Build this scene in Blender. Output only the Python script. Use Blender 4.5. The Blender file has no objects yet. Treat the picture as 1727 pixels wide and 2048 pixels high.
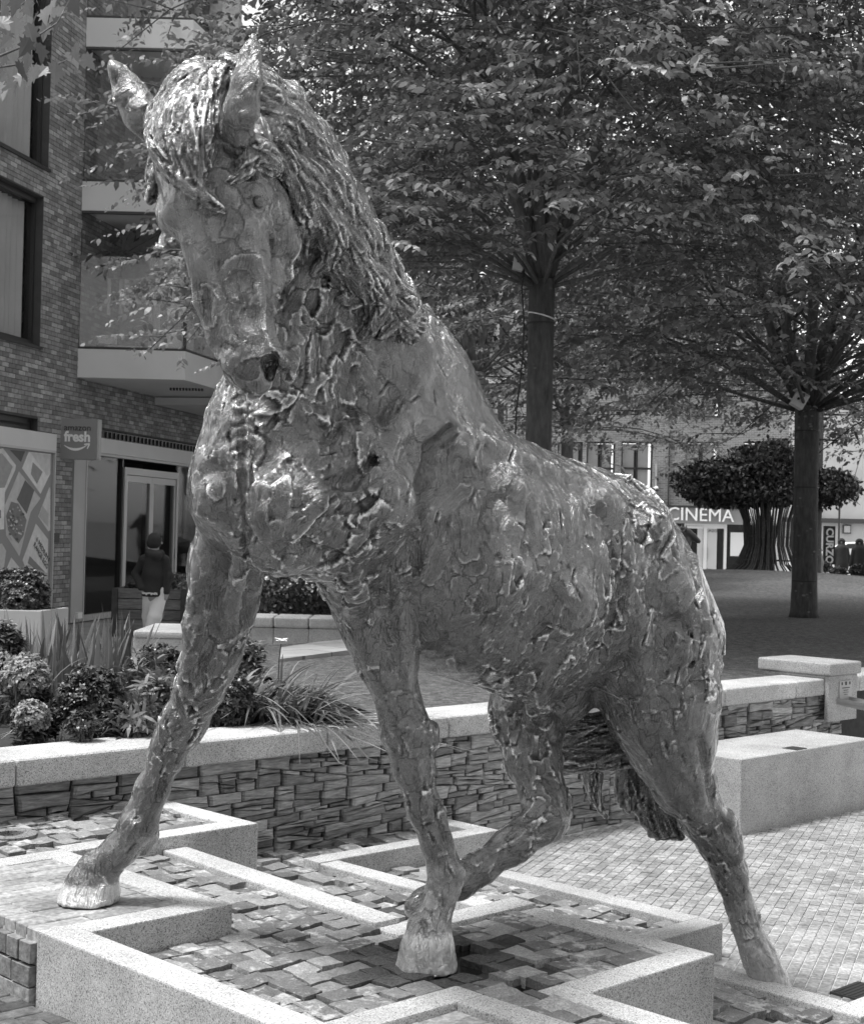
import bpy, bmesh, math, random
import numpy as np
from mathutils import Vector, Matrix, kdtree
from mathutils.bvhtree import BVHTree
random.seed(7); np.random.seed(7)
rng = np.random.RandomState(11)
sc = bpy.context.scene
COL = sc.collection

# ------------------------------------------------------------------ camera
FOC, PITCH, ROLL, EYE = 3011.3, 0.010438, 0.023958, 1.75
_f = np.array([0, math.cos(PITCH), math.sin(PITCH)]); _r = np.array([1.0, 0, 0]); _u = np.cross(_r, _f)
CR = _r*math.cos(ROLL) + _u*math.sin(ROLL); CU = -_r*math.sin(ROLL) + _u*math.cos(ROLL); CF = _f
CP = np.array([0, 0, EYE])
cam_d = bpy.data.cameras.new('camera'); cam = bpy.data.objects.new('camera', cam_d); COL.objects.link(cam)
cam_d.sensor_fit = 'HORIZONTAL'; cam_d.sensor_width = 36.0; cam_d.lens = 36.0*FOC/1727.0
cam_d.clip_start = 0.05; cam_d.clip_end = 3000
cam.matrix_world = Matrix(((CR[0], CU[0], -CF[0], CP[0]), (CR[1], CU[1], -CF[1], CP[1]), (CR[2], CU[2], -CF[2], CP[2]), (0, 0, 0, 1)))
cam_d.dof.use_dof = True; cam_d.dof.focus_distance = 4.9; cam_d.dof.aperture_fstop = 20.0
sc.camera = cam

# ------------------------------------------------------------------ sky, sun, exposure
SUN_EL, SUN_AZ = math.radians(70), math.radians(-108)      # azimuth from +Y (away from the camera), negative = to the left
w = bpy.data.worlds.new('World'); sc.world = w; w.use_nodes = True
nt = w.node_tree; bg = nt.nodes['Background']
sky = nt.nodes.new('ShaderNodeTexSky'); sky.sky_type = 'NISHITA'; sky.sun_disc = False
sky.sun_elevation = SUN_EL; sky.sun_rotation = SUN_AZ; sky.air_density = 1.0; sky.dust_density = 1.0; sky.ozone_density = 1.0
bw = nt.nodes.new('ShaderNodeRGBToBW')                      # black-and-white photograph: a neutral sky
nt.links.new(sky.outputs[0], bw.inputs[0]); nt.links.new(bw.outputs[0], bg.inputs[0]); bg.inputs[1].default_value = 0.15
sl = bpy.data.lights.new('sun', 'SUN'); sl.energy = 1.5; sl.angle = math.radians(11); sl.color = (1, 1, 1)
so = bpy.data.objects.new('sun', sl); COL.objects.link(so)
sd = Vector((math.sin(SUN_AZ)*math.cos(SUN_EL), math.cos(SUN_AZ)*math.cos(SUN_EL), math.sin(SUN_EL)))
so.rotation_euler = sd.to_track_quat('Z', 'Y').to_euler(); so.location = (0, 0, 30)
sc.view_settings.view_transform = 'Standard'; sc.view_settings.look = 'None'
sc.view_settings.exposure = 1.5; sc.view_settings.gamma = 1; sc.view_settings.use_curve_mapping = False

# ------------------------------------------------------------------ helpers
def ray(x, y): return CF + CR*(x-863.5)/FOC - CU*(y-1024)/FOC
def at(x, y, d): return CP + ray(x, y)*d
def onz(x, y, z):
    r = ray(x, y); return CP + r*((z-EYE)/r[2])
GU = np.array([0.7147, 0.6995, 0.0]); GV = np.array([-0.6995, 0.7147, 0.0])     # the two directions of the square's stonework
def uvz(u, v, z): return GU*u + GV*v + np.array([0, 0, z])
def tag(o, label=None, cat=None, group=None, kind=None):
    if label: o['label'] = label
    if cat: o['category'] = cat
    if group: o['group'] = group
    if kind: o['kind'] = kind
    return o
def empty(name, loc, label=None, cat=None, group=None, kind=None):
    o = bpy.data.objects.new(name, None); COL.objects.link(o); o.location = Vector(tuple(loc)); o.empty_display_size = 0.1
    return tag(o, label, cat, group, kind)
def link(name, me, parent=None, mat=None):
    o = bpy.data.objects.new(name, me); COL.objects.link(o)
    if parent is not None:
        o.parent = parent; o.matrix_parent_inverse = Matrix.Translation(-parent.location)
    if mat is not None and not me.materials: me.materials.append(mat)
    return o
def mesh_np(name, V, F, mat=None, parent=None, smooth=False, attrs=None):
    """F: array (n,3) or (n,4), or list of arrays"""
    me = bpy.data.meshes.new(name)
    Fs = F if isinstance(F, list) else [F]
    Fs = [np.asarray(f, dtype=np.int32) for f in Fs if len(f)]
    V = np.asarray(V, dtype=np.float32)
    me.vertices.add(len(V)); me.vertices.foreach_set('co', V.ravel())
    tot = np.concatenate([np.full(len(f), f.shape[1], np.int32) for f in Fs]); loops = np.concatenate([f.ravel() for f in Fs])
    st = np.concatenate([[0], np.cumsum(tot)[:-1]]).astype(np.int32)
    me.loops.add(len(loops)); me.loops.foreach_set('vertex_index', loops)
    me.polygons.add(len(tot)); me.polygons.foreach_set('loop_start', st); me.polygons.foreach_set('loop_total', tot)
    me.polygons.foreach_set('use_smooth', np.full(len(tot), bool(smooth)))
    me.update(calc_edges=True)
    for k, a in (attrs or {}).items():
        a = np.asarray(a, dtype=np.float32)
        if a.ndim == 1:
            at_ = me.attributes.new(k, 'FLOAT', 'POINT'); at_.data.foreach_set('value', a)
        else:
            at_ = me.attributes.new(k, 'FLOAT_VECTOR', 'POINT'); at_.data.foreach_set('vector', a.ravel())
    return link(name, me, parent, mat)
class MB:
    """collects simple shapes into one mesh"""
    def __init__(s): s.v = []; s.f = []
    def add(s, V, F):
        o = len(s.v); s.v += [tuple(map(float, p)) for p in V]; s.f += [tuple(i+o for i in f) for f in F]; return s
    def prism(s, quad_top, zb=None, off=None):
        """polygon top (list of 3-vectors, ccw from above); bottom at height zb or offset vector"""
        n = len(quad_top); top = [np.array(p, float) for p in quad_top]
        bot = [np.array([p[0], p[1], zb]) for p in top] if off is None else [p+np.array(off) for p in top]
        F = [tuple(range(n)), tuple(range(2*n-1, n-1, -1))] + [(i, i+n, (i+1) % n+n, (i+1) % n) for i in range(n)]
        return s.add(top+bot, F)
    def box(s, c, ax, ay, az):
        """centre and three half-axis vectors"""
        c, ax, ay, az = [np.array(q, float) for q in (c, ax, ay, az)]
        V = [c+i*ax+j*ay+k*az for k in (1, -1) for (i, j) in ((-1, -1), (1, -1), (1, 1), (-1, 1))]
        return s.add(V, [(0, 1, 2, 3), (7, 6, 5, 4)]+[(i, i+4, (i+1) % 4+4, (i+1) % 4) for i in range(4)])
    def tube(s, pts, rad, n=8, cap=True):
        pts = [np.array(p, float) for p in pts]; m = len(pts); V = []; up = np.array([0, 0, 1.0]); prev = None
        for i, p in enumerate(pts):
            t = pts[min(i+1, m-1)]-pts[max(i-1, 0)]; t /= np.linalg.norm(t)+1e-9
            a = np.cross(t, up if abs(t[2]) < .9 else np.array([1.0, 0, 0])) if prev is None else prev-t*(prev@t)
            a /= np.linalg.norm(a)+1e-9; b = np.cross(t, a); prev = a; r = rad[i] if hasattr(rad, '__len__') else rad
            for k in range(n):
                q = 2*math.pi*k/n; V.append(p+r*(a*math.cos(q)+b*math.sin(q)))
        F = [(i*n+k, i*n+(k+1) % n, (i+1)*n+(k+1) % n, (i+1)*n+k) for i in range(m-1) for k in range(n)]
        if cap: F += [tuple(range(n-1, -1, -1)), tuple(range((m-1)*n, m*n))]
        return s.add(V, F)
    def build(s, name, mat, parent=None, smooth=False, bevel=0, seg=2):
        me = bpy.data.meshes.new(name); me.from_pydata(s.v, [], s.f)
        bm = bmesh.new(); bm.from_mesh(me)
        bmesh.ops.recalc_face_normals(bm, faces=bm.faces)
        if bevel: bmesh.ops.bevel(bm, geom=list(bm.edges), offset=bevel, segments=seg, profile=.6, affect='EDGES', clamp_overlap=True)
        bm.to_mesh(me); bm.free()
        if smooth:
            for p in me.polygons: p.use_smooth = True
        return link(name, me, parent, mat)
def lookup_noise():
    tab = np.random.RandomState(5).rand(64, 64, 64).astype(np.float32)
    def fn(P, scale):
        q = np.asarray(P, np.float32)*scale; i = np.floor(q).astype(np.int64); f = (q-i).astype(np.float32); f = f*f*(3-2*f); i &= 63; j = (i+1) & 63
        X, Y, Z = f[:, 0], f[:, 1], f[:, 2]
        g = lambda a, b, c: tab[a, b, c]
        x0, y0, z0, x1, y1, z1 = i[:, 0], i[:, 1], i[:, 2], j[:, 0], j[:, 1], j[:, 2]
        return ((g(x0, y0, z0)*(1-X)+g(x1, y0, z0)*X)*(1-Y)+(g(x0, y1, z0)*(1-X)+g(x1, y1, z0)*X)*Y)*(1-Z) + \
               ((g(x0, y0, z1)*(1-X)+g(x1, y0, z1)*X)*(1-Y)+(g(x0, y1, z1)*(1-X)+g(x1, y1, z1)*X)*Y)*Z - 0.5
    return fn
vnoise = lookup_noise()
# ------------------------------------------------------------------ materials (black-and-white photograph: greys only)
def newmat(name):
    m = bpy.data.materials.new(name); m.use_nodes = True; t = m.node_tree; b = t.nodes['Principled BSDF']
    return m, t, b
def nd(t, kind, **kw):
    n = t.nodes.new('ShaderNode'+kind)
    for k, v in kw.items():
        if k in n.inputs.keys(): n.inputs[k].default_value = v
        else: setattr(n, k, v)
    return n
def ramp(t, fac, pts):
    r = t.nodes.new('ShaderNodeValToRGB'); e = r.color_ramp.elements
    while len(e) < len(pts): e.new(.5)
    for q, (p, c) in zip(e, pts): q.position = p; q.color = (c, c, c, 1)
    t.links.new(fac, r.inputs[0]); return r.outputs[0]
def mixc(t, f, a, b, mode='MIX'):
    m = t.nodes.new('ShaderNodeMix'); m.data_type = 'RGBA'; m.blend_type = mode
    for s, v in ((m.inputs[0], f), (m.inputs[6], a), (m.inputs[7], b)):
        if hasattr(v, 'is_linked') or hasattr(v, 'links'): t.links.new(v, s)
        elif isinstance(v, (int, float)) and s.type == 'RGBA': s.default_value = (v, v, v, 1)
        else: s.default_value = v
    return m.outputs[2]
def pos(t, scale=None, obj=False):
    if obj: src = nd(t, 'TexCoord').outputs['Object']
    else: src = nd(t, 'NewGeometry').outputs['Position']
    if scale is None: return src
    m = nd(t, 'Mapping'); m.inputs['Scale'].default_value = scale; t.links.new(src, m.inputs[0]); return m.outputs[0]
def noise(t, vec, scale, detail=3, rough=.55):
    n = nd(t, 'TexNoise'); n.inputs['Scale'].default_value = scale; n.inputs['Detail'].default_value = detail; n.inputs['Roughness'].default_value = rough
    if vec is not None: t.links.new(vec, n.inputs['Vector'])
    return n.outputs['Fac']
def vor(t, vec, scale, out='Color', feat='F1'):
    n = nd(t, 'TexVoronoi'); n.feature = feat; n.inputs['Scale'].default_value = scale; t.links.new(vec, n.inputs['Vector']); return n.outputs[out]
def bump(t, b, h, strength, dist):
    n = nd(t, 'Bump'); n.inputs['Strength'].default_value = strength; n.inputs['Distance'].default_value = dist
    t.links.new(h, n.inputs['Height']); t.links.new(n.outputs[0], b.inputs['Normal']); return n
def rnd_island(t): return nd(t, 'NewGeometry').outputs['Random Per Island']
def rnd_obj(t): return nd(t, 'ObjectInfo').outputs['Random']
def attr(t, name, out='Fac'):
    n = nd(t, 'Attribute'); n.attribute_name = name; return n.outputs[out]
def flat(name, c, rough=.6, metal=0, var=.0, vs=3.0, spec=.5):
    m, t, b = newmat(name); b.inputs['Roughness'].default_value = rough; b.inputs['Metallic'].default_value = metal; b.inputs['Specular IOR Level'].default_value = spec
    if var:
        n = noise(t, pos(t), vs, 4); t.links.new(ramp(t, n, [(.3, c*(1-var)), (.7, c*(1+var))]), b.inputs['Base Color'])
    else: b.inputs['Base Color'].default_value = (c, c, c, 1)
    return m
def granite(name, c, grain=230, contrast=.5, stain=.25, rough=.75):
    m, t, b = newmat(name); p = pos(t)
    g1 = vor(t, p, grain); bwn = nd(t, 'RGBToBW'); t.links.new(g1, bwn.inputs[0])
    base = ramp(t, bwn.outputs[0], [(.12, c*(1-contrast)*.6), (.34, c*.86), (.62, c*1.08), (.9, min(.95, c*1.3))])
    fine = ramp(t, noise(t, p, grain*1.7, 2), [(.35, .72), (.65, 1.12)])
    st = ramp(t, noise(t, p, 2.3, 5, .65), [(.3, 1-stain), (.65, 1.06)])
    c1 = mixc(t, 1.0, base, fine, 'MULTIPLY'); c2 = mixc(t, 1.0, c1, st, 'MULTIPLY')
    # per piece tone
    ro = ramp(t, rnd_obj(t), [(0, .93), (1, 1.05)]); c3 = mixc(t, 1.0, c2, ro, 'MULTIPLY')
    t.links.new(c3, b.inputs['Base Color']); b.inputs['Roughness'].default_value = rough; b.inputs['Specular IOR Level'].default_value = .3
    bump(t, b, noise(t, p, grain*.8, 3), .5, .0015); return m
def slate(name, c, streak=(5, 5, 38), rnd='obj', lichen=.0, rough=.6, bs=1.0, tv=(.55, 1.4)):
    m, t, b = newmat(name); p = pos(t)
    s = noise(t, pos(t, streak), 3.0, 7, .62); big = noise(t, p, 4.5, 4)
    tone = rnd_obj(t) if rnd == 'obj' else rnd_island(t)
    base = ramp(t, s, [(.25, c*.45), (.5, c), (.75, c*1.7)])
    k = ramp(t, tone, [(0, tv[0]), (1, tv[1])]); c1 = mixc(t, 1.0, base, k, 'MULTIPLY')
    c1 = mixc(t, 1.0, c1, ramp(t, big, [(.3, .75), (.7, 1.25)]), 'MULTIPLY')
    if lichen:
        l = ramp(t, noise(t, p, 9, 8, .75), [(.56, 0), (.66, lichen)]); c1 = mixc(t, l, c1, .62)
    t.links.new(c1, b.inputs['Base Color']); b.inputs['Roughness'].default_value = rough
    bump(t, b, s, .9*bs, .012); return m
def tile_mat(name, c, wet=False):
    m, t, b = newmat(name); p = pos(t)
    g = noise(t, p, 160, 3, .7); big = noise(t, p, 5, 6, .7); mid = noise(t, p, 28, 5, .7)
    base = ramp(t, g, [(.3, c*.6), (.5, c), (.72, c*1.5)])
    k = ramp(t, rnd_obj(t), [(0, .55), (1, 1.5)]); c1 = mixc(t, 1.0, base, k, 'MULTIPLY')
    c1 = mixc(t, 1.0, c1, ramp(t, mid, [(.3, .8), (.7, 1.25)]), 'MULTIPLY')
    li = ramp(t, mixc(t, .5, big, mid), [(.53, 0), (.60, .75)]); c2 = mixc(t, li, c1, .58)
    t.links.new(c2, b.inputs['Base Color']); b.inputs['Roughness'].default_value = .62
    bump(t, b, mixc(t, .5, g, mid), .8, .006); return m
def brick_mat(name, c, rnd='island', rough=.85, lo=.6, hi=1.55):
    m, t, b = newmat(name); p = pos(t)
    k = ramp(t, rnd_obj(t) if rnd == 'obj' else rnd_island(t), [(0, c*lo), (.7, c*1.05), (1, c*hi)])
    c1 = mixc(t, 1.0, k, ramp(t, noise(t, p, 14, 5), [(.3, .78), (.7, 1.2)]), 'MULTIPLY')
    t.links.new(c1, b.inputs['Base Color']); b.inputs['Roughness'].default_value = rough
    bump(t, b, noise(t, p, 60, 3), .4, .003); return m
def leaf_mat(name, c, rough=.42, hi=1.9, trans=.25):
    m, t, b = newmat(name); r = attr(t, 'rnd')
    col = ramp(t, r, [(0, c*.5), (.6, c), (1, c*hi)])
    t.links.new(col, b.inputs['Base Color']); b.inputs['Roughness'].default_value = rough; b.inputs['Specular IOR Level'].default_value = .5
    if trans:
        tr = nd(t, 'BsdfTranslucent'); t.links.new(col, tr.inputs[0]); mx = nd(t, 'MixShader'); mx.inputs[0].default_value = trans
        t.links.new(b.outputs[0], mx.inputs[1]); t.links.new(tr.outputs[0], mx.inputs[2]); t.links.new(mx.outputs[0], t.nodes['Material Output'].inputs[0])
    return m
def bark_mat(name, c):
    m, t, b = newmat(name); p = pos(t)
    n = noise(t, pos(t, (1, 1, .25)), 22, 6, .65); spots = vor(t, pos(t, (1, 1, 1.6)), 9, 'Distance')
    base = ramp(t, n, [(.3, c*.55), (.7, c*1.5)])
    mask = ramp(t, noise(t, p, 2.2, 2), [(.45, 0), (.6, 1)])
    l = mixc(t, 1.0, ramp(t, spots, [(.16, 1), (.24, 0)]), mask, 'MULTIPLY')
    t.links.new(mixc(t, l, base, c*2.6), b.inputs['Base Color']); b.inputs['Roughness'].default_value = .85
    bump(t, b, n, .7, .02); return m
def glass_mat(name, c=.02, rough=.03, alpha=.35):
    m, t, b = newmat(name); b.inputs['Base Color'].default_value = (c, c, c, 1); b.inputs['Roughness'].default_value = rough
    b.inputs['Specular IOR Level'].default_value = .8; b.inputs['Alpha'].default_value = alpha; return m
def bronze_mat(name, c, hair=False):
    m, t, b = newmat(name); p = pos(t)
    fl = nd(t, 'Attribute'); fl.attribute_name = 'flow'
    def fn(sx, sy, det=4):
        mp = nd(t, 'Mapping'); mp.inputs['Scale'].default_value = (sx, sy, 1); t.links.new(fl.outputs['Vector'], mp.inputs[0]); return noise(t, mp.outputs[0], 1.0, det, .6)
    streak = fn(8, 230 if hair else 150); lump = fn(25, 60); 
    fine = noise(t, p, 210, 3, .6); patch = noise(t, p, 6, 5, .6); mid = noise(t, p, 45, 5, .65)
    rid = ramp(t, fn(38, 95, 3), [(.44, 0), (.5, 1), (.56, 0)])                          # thin raised scribbles where the tool dragged the clay
    rmask = ramp(t, noise(t, p, 17, 2), [(.45, 0), (.62, 1)]); rid = mixc(t, 1.0, rid, rmask, 'MULTIPLY')
    wear = attr(t, 'wear'); cav = attr(t, 'cav')
    base = ramp(t, patch, [(.3, c*.85), (.7, c*1.15)])
    base = mixc(t, 1.0, base, ramp(t, mid, [(.3, .9), (.7, 1.1)]), 'MULTIPLY')
    hi = ramp(t, cav, [(.58, 0), (.95, .75)])                                             # highlights painted into the colour of raised ridges
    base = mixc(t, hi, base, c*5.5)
    lo = ramp(t, cav, [(.05, .9), (.42, 0)]); base = mixc(t, lo, base, c*.18)          # shade painted into the colour of the hollows
    we = nd(t, 'Math', operation='MULTIPLY'); t.links.new(wear, we.inputs[0]); t.links.new(ramp(t, mid, [(.3, .65), (.55, 1)]), we.inputs[1])
    base = mixc(t, we.outputs[0], base, .78); t.links.new(base, b.inputs['Base Color'])
    mt = nd(t, 'MapRange'); t.links.new(we.outputs[0], mt.inputs[0]); mt.inputs[3].default_value = .88; mt.inputs[4].default_value = .25; t.links.new(mt.outputs[0], b.inputs['Metallic'])
    b.inputs['Coat Weight'].default_value = .6; b.inputs['Coat Roughness'].default_value = .12
    ro = ramp(t, mixc(t, .5, mid, patch), [(.35, .17), (.65, .31)]); t.links.new(ro, b.inputs['Roughness'])
    def acc(a, k, bb):
        h = nd(t, 'Math', operation='MULTIPLY_ADD'); t.links.new(a, h.inputs[0]); h.inputs[1].default_value = k; t.links.new(bb, h.inputs[2]); return h.outputs[0]
    h = acc(streak, 1.9 if hair else 1.5, lump); h = acc(rid, .12 if hair else .5, h)
    ce = nd(t, 'Math', operation='SUBTRACT'); t.links.new(h, ce.inputs[0]); ce.inputs[1].default_value = 1.45 if hair else 1.3
    fm = nd(t, 'Math', operation='MULTIPLY'); t.links.new(ce.outputs[0], fm.inputs[0]); t.links.new(attr(t, 'fw'), fm.inputs[1]); h = fm.outputs[0]
    h = acc(fine, .42, h); h = acc(mid, .5, h)
    bump(t, b, h, .75, .008 if not hair else .007); return m
M = dict(
    granite=granite('granite', .60, 300, .5, .35), granite_dark=granite('granite_rough_face', .30, 190, .7, .35), granite_seat=granite('granite_seat', .46, 320, .45, .3),
    slate=slate('slate', .33), joint=flat('dark_joint', .035, .9, var=.3, vs=20), tile=tile_mat('rough_tile', .20), soil=flat('soil', .03, .95, var=.4, vs=30),
    sett=slate('sett', .30, (20, 20, 20), 'island', .7, .5, .3, (.78, 1.2)), sett_obj=slate('sett_single', .30, (20, 20, 20), 'obj', .7, .5, .3, (.78, 1.2)), paver=slate('paver', .33, (16, 16, 16), 'obj', .25, .55, .3, (.75, 1.2)), face_brick=slate('face_brick', .20, (16, 16, 16), 'obj', .2, .7, .5), sett_joint=flat('pale_joint', .58, .9, var=.2, vs=30),
    brick=brick_mat('brick', .27), brick_obj=brick_mat('brick_single', .27, 'obj'), mortar=flat('mortar', .07, .9, var=.2), mortar_pale=flat('far_mortar', .10, .9),
    panel=flat('pale_panel', .62, .5, var=.04, vs=1.5), panel_shade=flat('grey_panel', .40, .45, var=.05, vs=2), frame_dark=flat('dark_frame', .035, .4), frame_light=flat('light_metal_frame', .48, .4),
    glass=glass_mat('window_glass', .02, .03, .22), glass_clear=glass_mat('clear_glass', .05, .03, .16), frosted=glass_mat('frosted_glass', .65, .4, .30), curtain=flat('curtain', .88, .9, var=.1, vs=1), interior=flat('dark_interior', .06, .8),
    white=flat('white_paint', .85, .5), black=flat('black', .02, .5), asphalt=flat('paving_grey', .30, .85, var=.12, vs=3), lawn=None, wood=slate('planter_wood', .20, (2, 2, 26), 'obj', 0, .8, .4),
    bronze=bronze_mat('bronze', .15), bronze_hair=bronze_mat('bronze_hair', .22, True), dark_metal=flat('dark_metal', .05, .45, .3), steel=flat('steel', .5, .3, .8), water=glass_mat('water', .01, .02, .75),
    bark=bark_mat('bark', .08), bark2=bark_mat('bark_pale', .10), leaf=leaf_mat('tree_leaf', .17, hi=2.8, trans=.35), leaf_far=leaf_mat('far_tree_leaf', .14, hi=2.2), leaf_light=leaf_mat('light_leaf', .26, hi=1.6, trans=.4), leaf_plane=leaf_mat('plane_leaf', .17, hi=1.6, trans=.35),
    shrub=leaf_mat('shrub_leaf', .075, .35, 2.4, .1), blade=leaf_mat('sword_leaf', .20, .45, 1.8, .2), flower=leaf_mat('pale_flower', .42, .7, 1.5, .3), pale_blade=leaf_mat('pale_grass_blade', .42, .5, 1.5, .3), spurge=leaf_mat('spurge_leaf', .17, .5, 1.8, .2),
    cloth_dark=flat('dark_jacket', .022, .85, var=.3, vs=6), cloth_white=flat('white_trousers', .74, .85, var=.06, vs=5), skin=flat('skin', .32, .6), hair=flat('hair', .03, .7), grey_sign=flat('grey_sign', .25, .5), grey_side=flat('sign_side', .45, .5),
)
def lawn_mat():
    m, t, b = newmat('artificial_turf'); p = pos(t)
    n1 = noise(t, p, 60, 4, .85); n2 = noise(t, p, 14, 4, .8); n = mixc(t, .45, n1, n2); big = noise(t, p, .7, 3)
    c = ramp(t, n, [(.38, .02), (.5, .10), (.62, .28)]); c = mixc(t, 1.0, c, ramp(t, big, [(.3, .85), (.7, 1.12)]), 'MULTIPLY')
    t.links.new(c, b.inputs['Base Color']); b.inputs['Roughness'].default_value = .9; bump(t, b, n, 1.0, .03); return m
M['lawn'] = lawn_mat()
def poster_grey(c): 
    k = 'print_%02d' % int(c*100)
    if k not in M: M[k] = flat(k, c, .45, var=.12, vs=9)
    return M[k]

def paving_mat():
    m, t, b = newmat('large_slab_paving'); p = pos(t); br = nd(t, 'TexBrick'); br.inputs['Scale'].default_value = 1; br.inputs['Brick Width'].default_value = .75; br.inputs['Row Height'].default_value = .45; br.inputs['Mortar Size'].default_value = .008
    mp = nd(t, 'Mapping'); mp.inputs['Rotation'].default_value = (0, 0, math.radians(-44.4)); t.links.new(p, mp.inputs[0]); t.links.new(mp.outputs[0], br.inputs['Vector'])
    for k, c in (('Color1', .26), ('Color2', .38), ('Mortar', .12)): br.inputs[k].default_value = (c, c, c, 1)
    c = mixc(t, 1.0, br.outputs['Color'], ramp(t, noise(t, p, 1.4, 6, .7), [(.3, .72), (.65, 1.12)]), 'MULTIPLY'); c = mixc(t, 1.0, c, ramp(t, noise(t, p, 90, 3), [(.3, .85), (.7, 1.12)]), 'MULTIPLY')
    t.links.new(c, b.inputs['Base Color']); b.inputs['Roughness'].default_value = .8; return m
M['asphalt'] = paving_mat()
# ------------------------------------------------------------------ sculpting tools: smooth union of tapered limbs -> one continuous mesh
HS = .955
def chain(nodes, k=.04, squash=None, sf=1.0):
    """nodes: (px, py, depth, radius_px): tapered limbs through real points; radius is turned to metres at that depth"""
    out = []
    for a, b in zip(nodes[:-1], nodes[1:]):
        out.append((at(*a[:3]), at(*b[:3]), a[3]*a[2]*HS/FOC, b[3]*b[2]*HS/FOC, k, squash, sf))
    return out
def blob(px, py, d, r, k=.05, squash=None, sf=1.0): 
    p = at(px, py, d); return [(p, p+1e-4, r*d*HS/FOC, r*d*HS/FOC, k, squash, sf)]
def sdf_mesh(adds, subs=(), h=.0105, planes=()):
    pts = np.array([q for a in adds for q in (a[0], a[1])]); rr = max(max(a[2], a[3]) for a in adds)
    lo = np.min([np.minimum(a[0], a[1])-max(a[2], a[3]) for a in adds], axis=0)-3*h; hi = np.max([np.maximum(a[0], a[1])+max(a[2], a[3]) for a in adds], axis=0)+3*h
    n = np.ceil((hi-lo)/h).astype(int)+1
    F = np.full(n, .3, np.float32)
    def ev(pr, pad):
        a, b, ra, rb, k, sq, sf = pr
        l = np.minimum(a, b)-max(ra, rb)-pad; u = np.maximum(a, b)+max(ra, rb)+pad
        i0 = np.maximum(((l-lo)/h).astype(int), 0); i1 = np.minimum(np.ceil((u-lo)/h).astype(int)+1, n)
        if (i1 <= i0).any(): return None
        X = (lo[0]+h*np.arange(i0[0], i1[0], dtype=np.float32))[:, None, None]-a[0]
        Y = (lo[1]+h*np.arange(i0[1], i1[1], dtype=np.float32))[None, :, None]-a[1]
        Z = (lo[2]+h*np.arange(i0[2], i1[2], dtype=np.float32))[None, None, :]-a[2]
        ba = (b-a).astype(np.float64)
        if sq is not None and sf != 1.0:
            s = np.array(sq, float); s /= np.linalg.norm(s); d = X*s[0]+Y*s[1]+Z*s[2]; g = 1/sf-1
            X, Y, Z = X+s[0]*d*g, Y+s[1]*d*g, Z+s[2]*d*g; ba = ba+s*(ba@s)*g
        L = ba@ba+1e-9
        t = np.clip((X*ba[0]+Y*ba[1]+Z*ba[2])/L, 0, 1)
        D = np.sqrt((X-t*ba[0])**2+(Y-t*ba[1])**2+(Z-t*ba[2])**2)-(ra+(rb-ra)*t)
        return tuple(slice(p, q) for p, q in zip(i0, i1)), D.astype(np.float32)
    for pr in adds:
        e = ev(pr, pr[4]+2*h)
        if e is None: continue
        s, D = e; k = pr[4]; A = F[s]; q = np.maximum(k-np.abs(A-D), 0)/k; F[s] = np.minimum(A, D)-q*q*k*.25
    for pr in subs:
        e = ev(pr, pr[4]+2*h)
        if e is None: continue
        s, D = e; k = pr[4]; A = F[s]; D = -D; q = np.maximum(k-np.abs(A-D), 0)/k; F[s] = np.maximum(A, D)+q*q*k*.25
    for (c, nrm, r) in planes:              # flat soles: cut below a plane near point c
        ax = [lo[i]+h*np.arange(n[i]) for i in range(3)]
        X, Y, Z = np.meshgrid(*[a.astype(np.float32) for a in ax], indexing='ij', sparse=True)
        D = (X-c[0])*nrm[0]+(Y-c[1])*nrm[1]+(Z-c[2])*nrm[2]
        msk = ((X-c[0])**2+(Y-c[1])**2+(Z-c[2])**2) < r*r
        F = np.where(msk, np.maximum(F, D), F)
    return surface_nets(F, lo, h)
def surface_nets(F, lo, h):
    S = F < 0; nx, ny, nz = F.shape
    c = np.zeros((nx-1, ny-1, nz-1), np.int8)
    for i in (0, 1):
        for j in (0, 1):
            for k in (0, 1): c += S[i:nx-1+i, j:ny-1+j, k:nz-1+k]
    act = np.argwhere((c > 0) & (c < 8)); idx = np.full(c.shape, -1, np.int32); idx[tuple(act.T)] = np.arange(len(act))
    offs = np.array([(i, j, k) for i in (0, 1) for j in (0, 1) for k in (0, 1)])
    vals = np.stack([F[tuple((act+o).T)] for o in offs], 1)
    P = np.zeros((len(act), 3)); W = np.zeros(len(act))
    for a in range(8):
        for b in range(a+1, 8):
            if np.abs(offs[a]-offs[b]).sum() != 1: continue
            va, vb = vals[:, a], vals[:, b]; m = (va < 0) != (vb < 0); t = np.where(m, va/(va-vb+1e-12), 0)
            P += np.where(m[:, None], offs[a]+(offs[b]-offs[a])*t[:, None], 0); W += m
    P = (act+P/W[:, None])*h+lo
    faces = []
    for ax in range(3):
        sl0 = [slice(1, -1)]*3; sl0[ax] = slice(0, -1)
        s0 = S[tuple(slice(0, F.shape[i]-1) if i == ax else slice(1, F.shape[i]-1) for i in range(3))]
        s1 = S[tuple(slice(1, F.shape[i]) if i == ax else slice(1, F.shape[i]-1) for i in range(3))]
        e = np.argwhere(s0 != s1); flip = s0[tuple(e.T)]
        base = e.copy()
        for i in range(3):
            if i != ax: base[:, i] += 1
        u, v = [i for i in range(3) if i != ax]
        def cell(du, dv):
            q = base.copy(); q[:, u] -= du; q[:, v] -= dv; return idx[tuple(q.T)]
        q = np.stack([cell(1, 1), cell(0, 1), cell(0, 0), cell(1, 0)], 1)
        if ax == 1: flip = ~flip
        q[~flip] = q[~flip][:, ::-1]; faces.append(q)
    return P, np.concatenate(faces)
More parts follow.
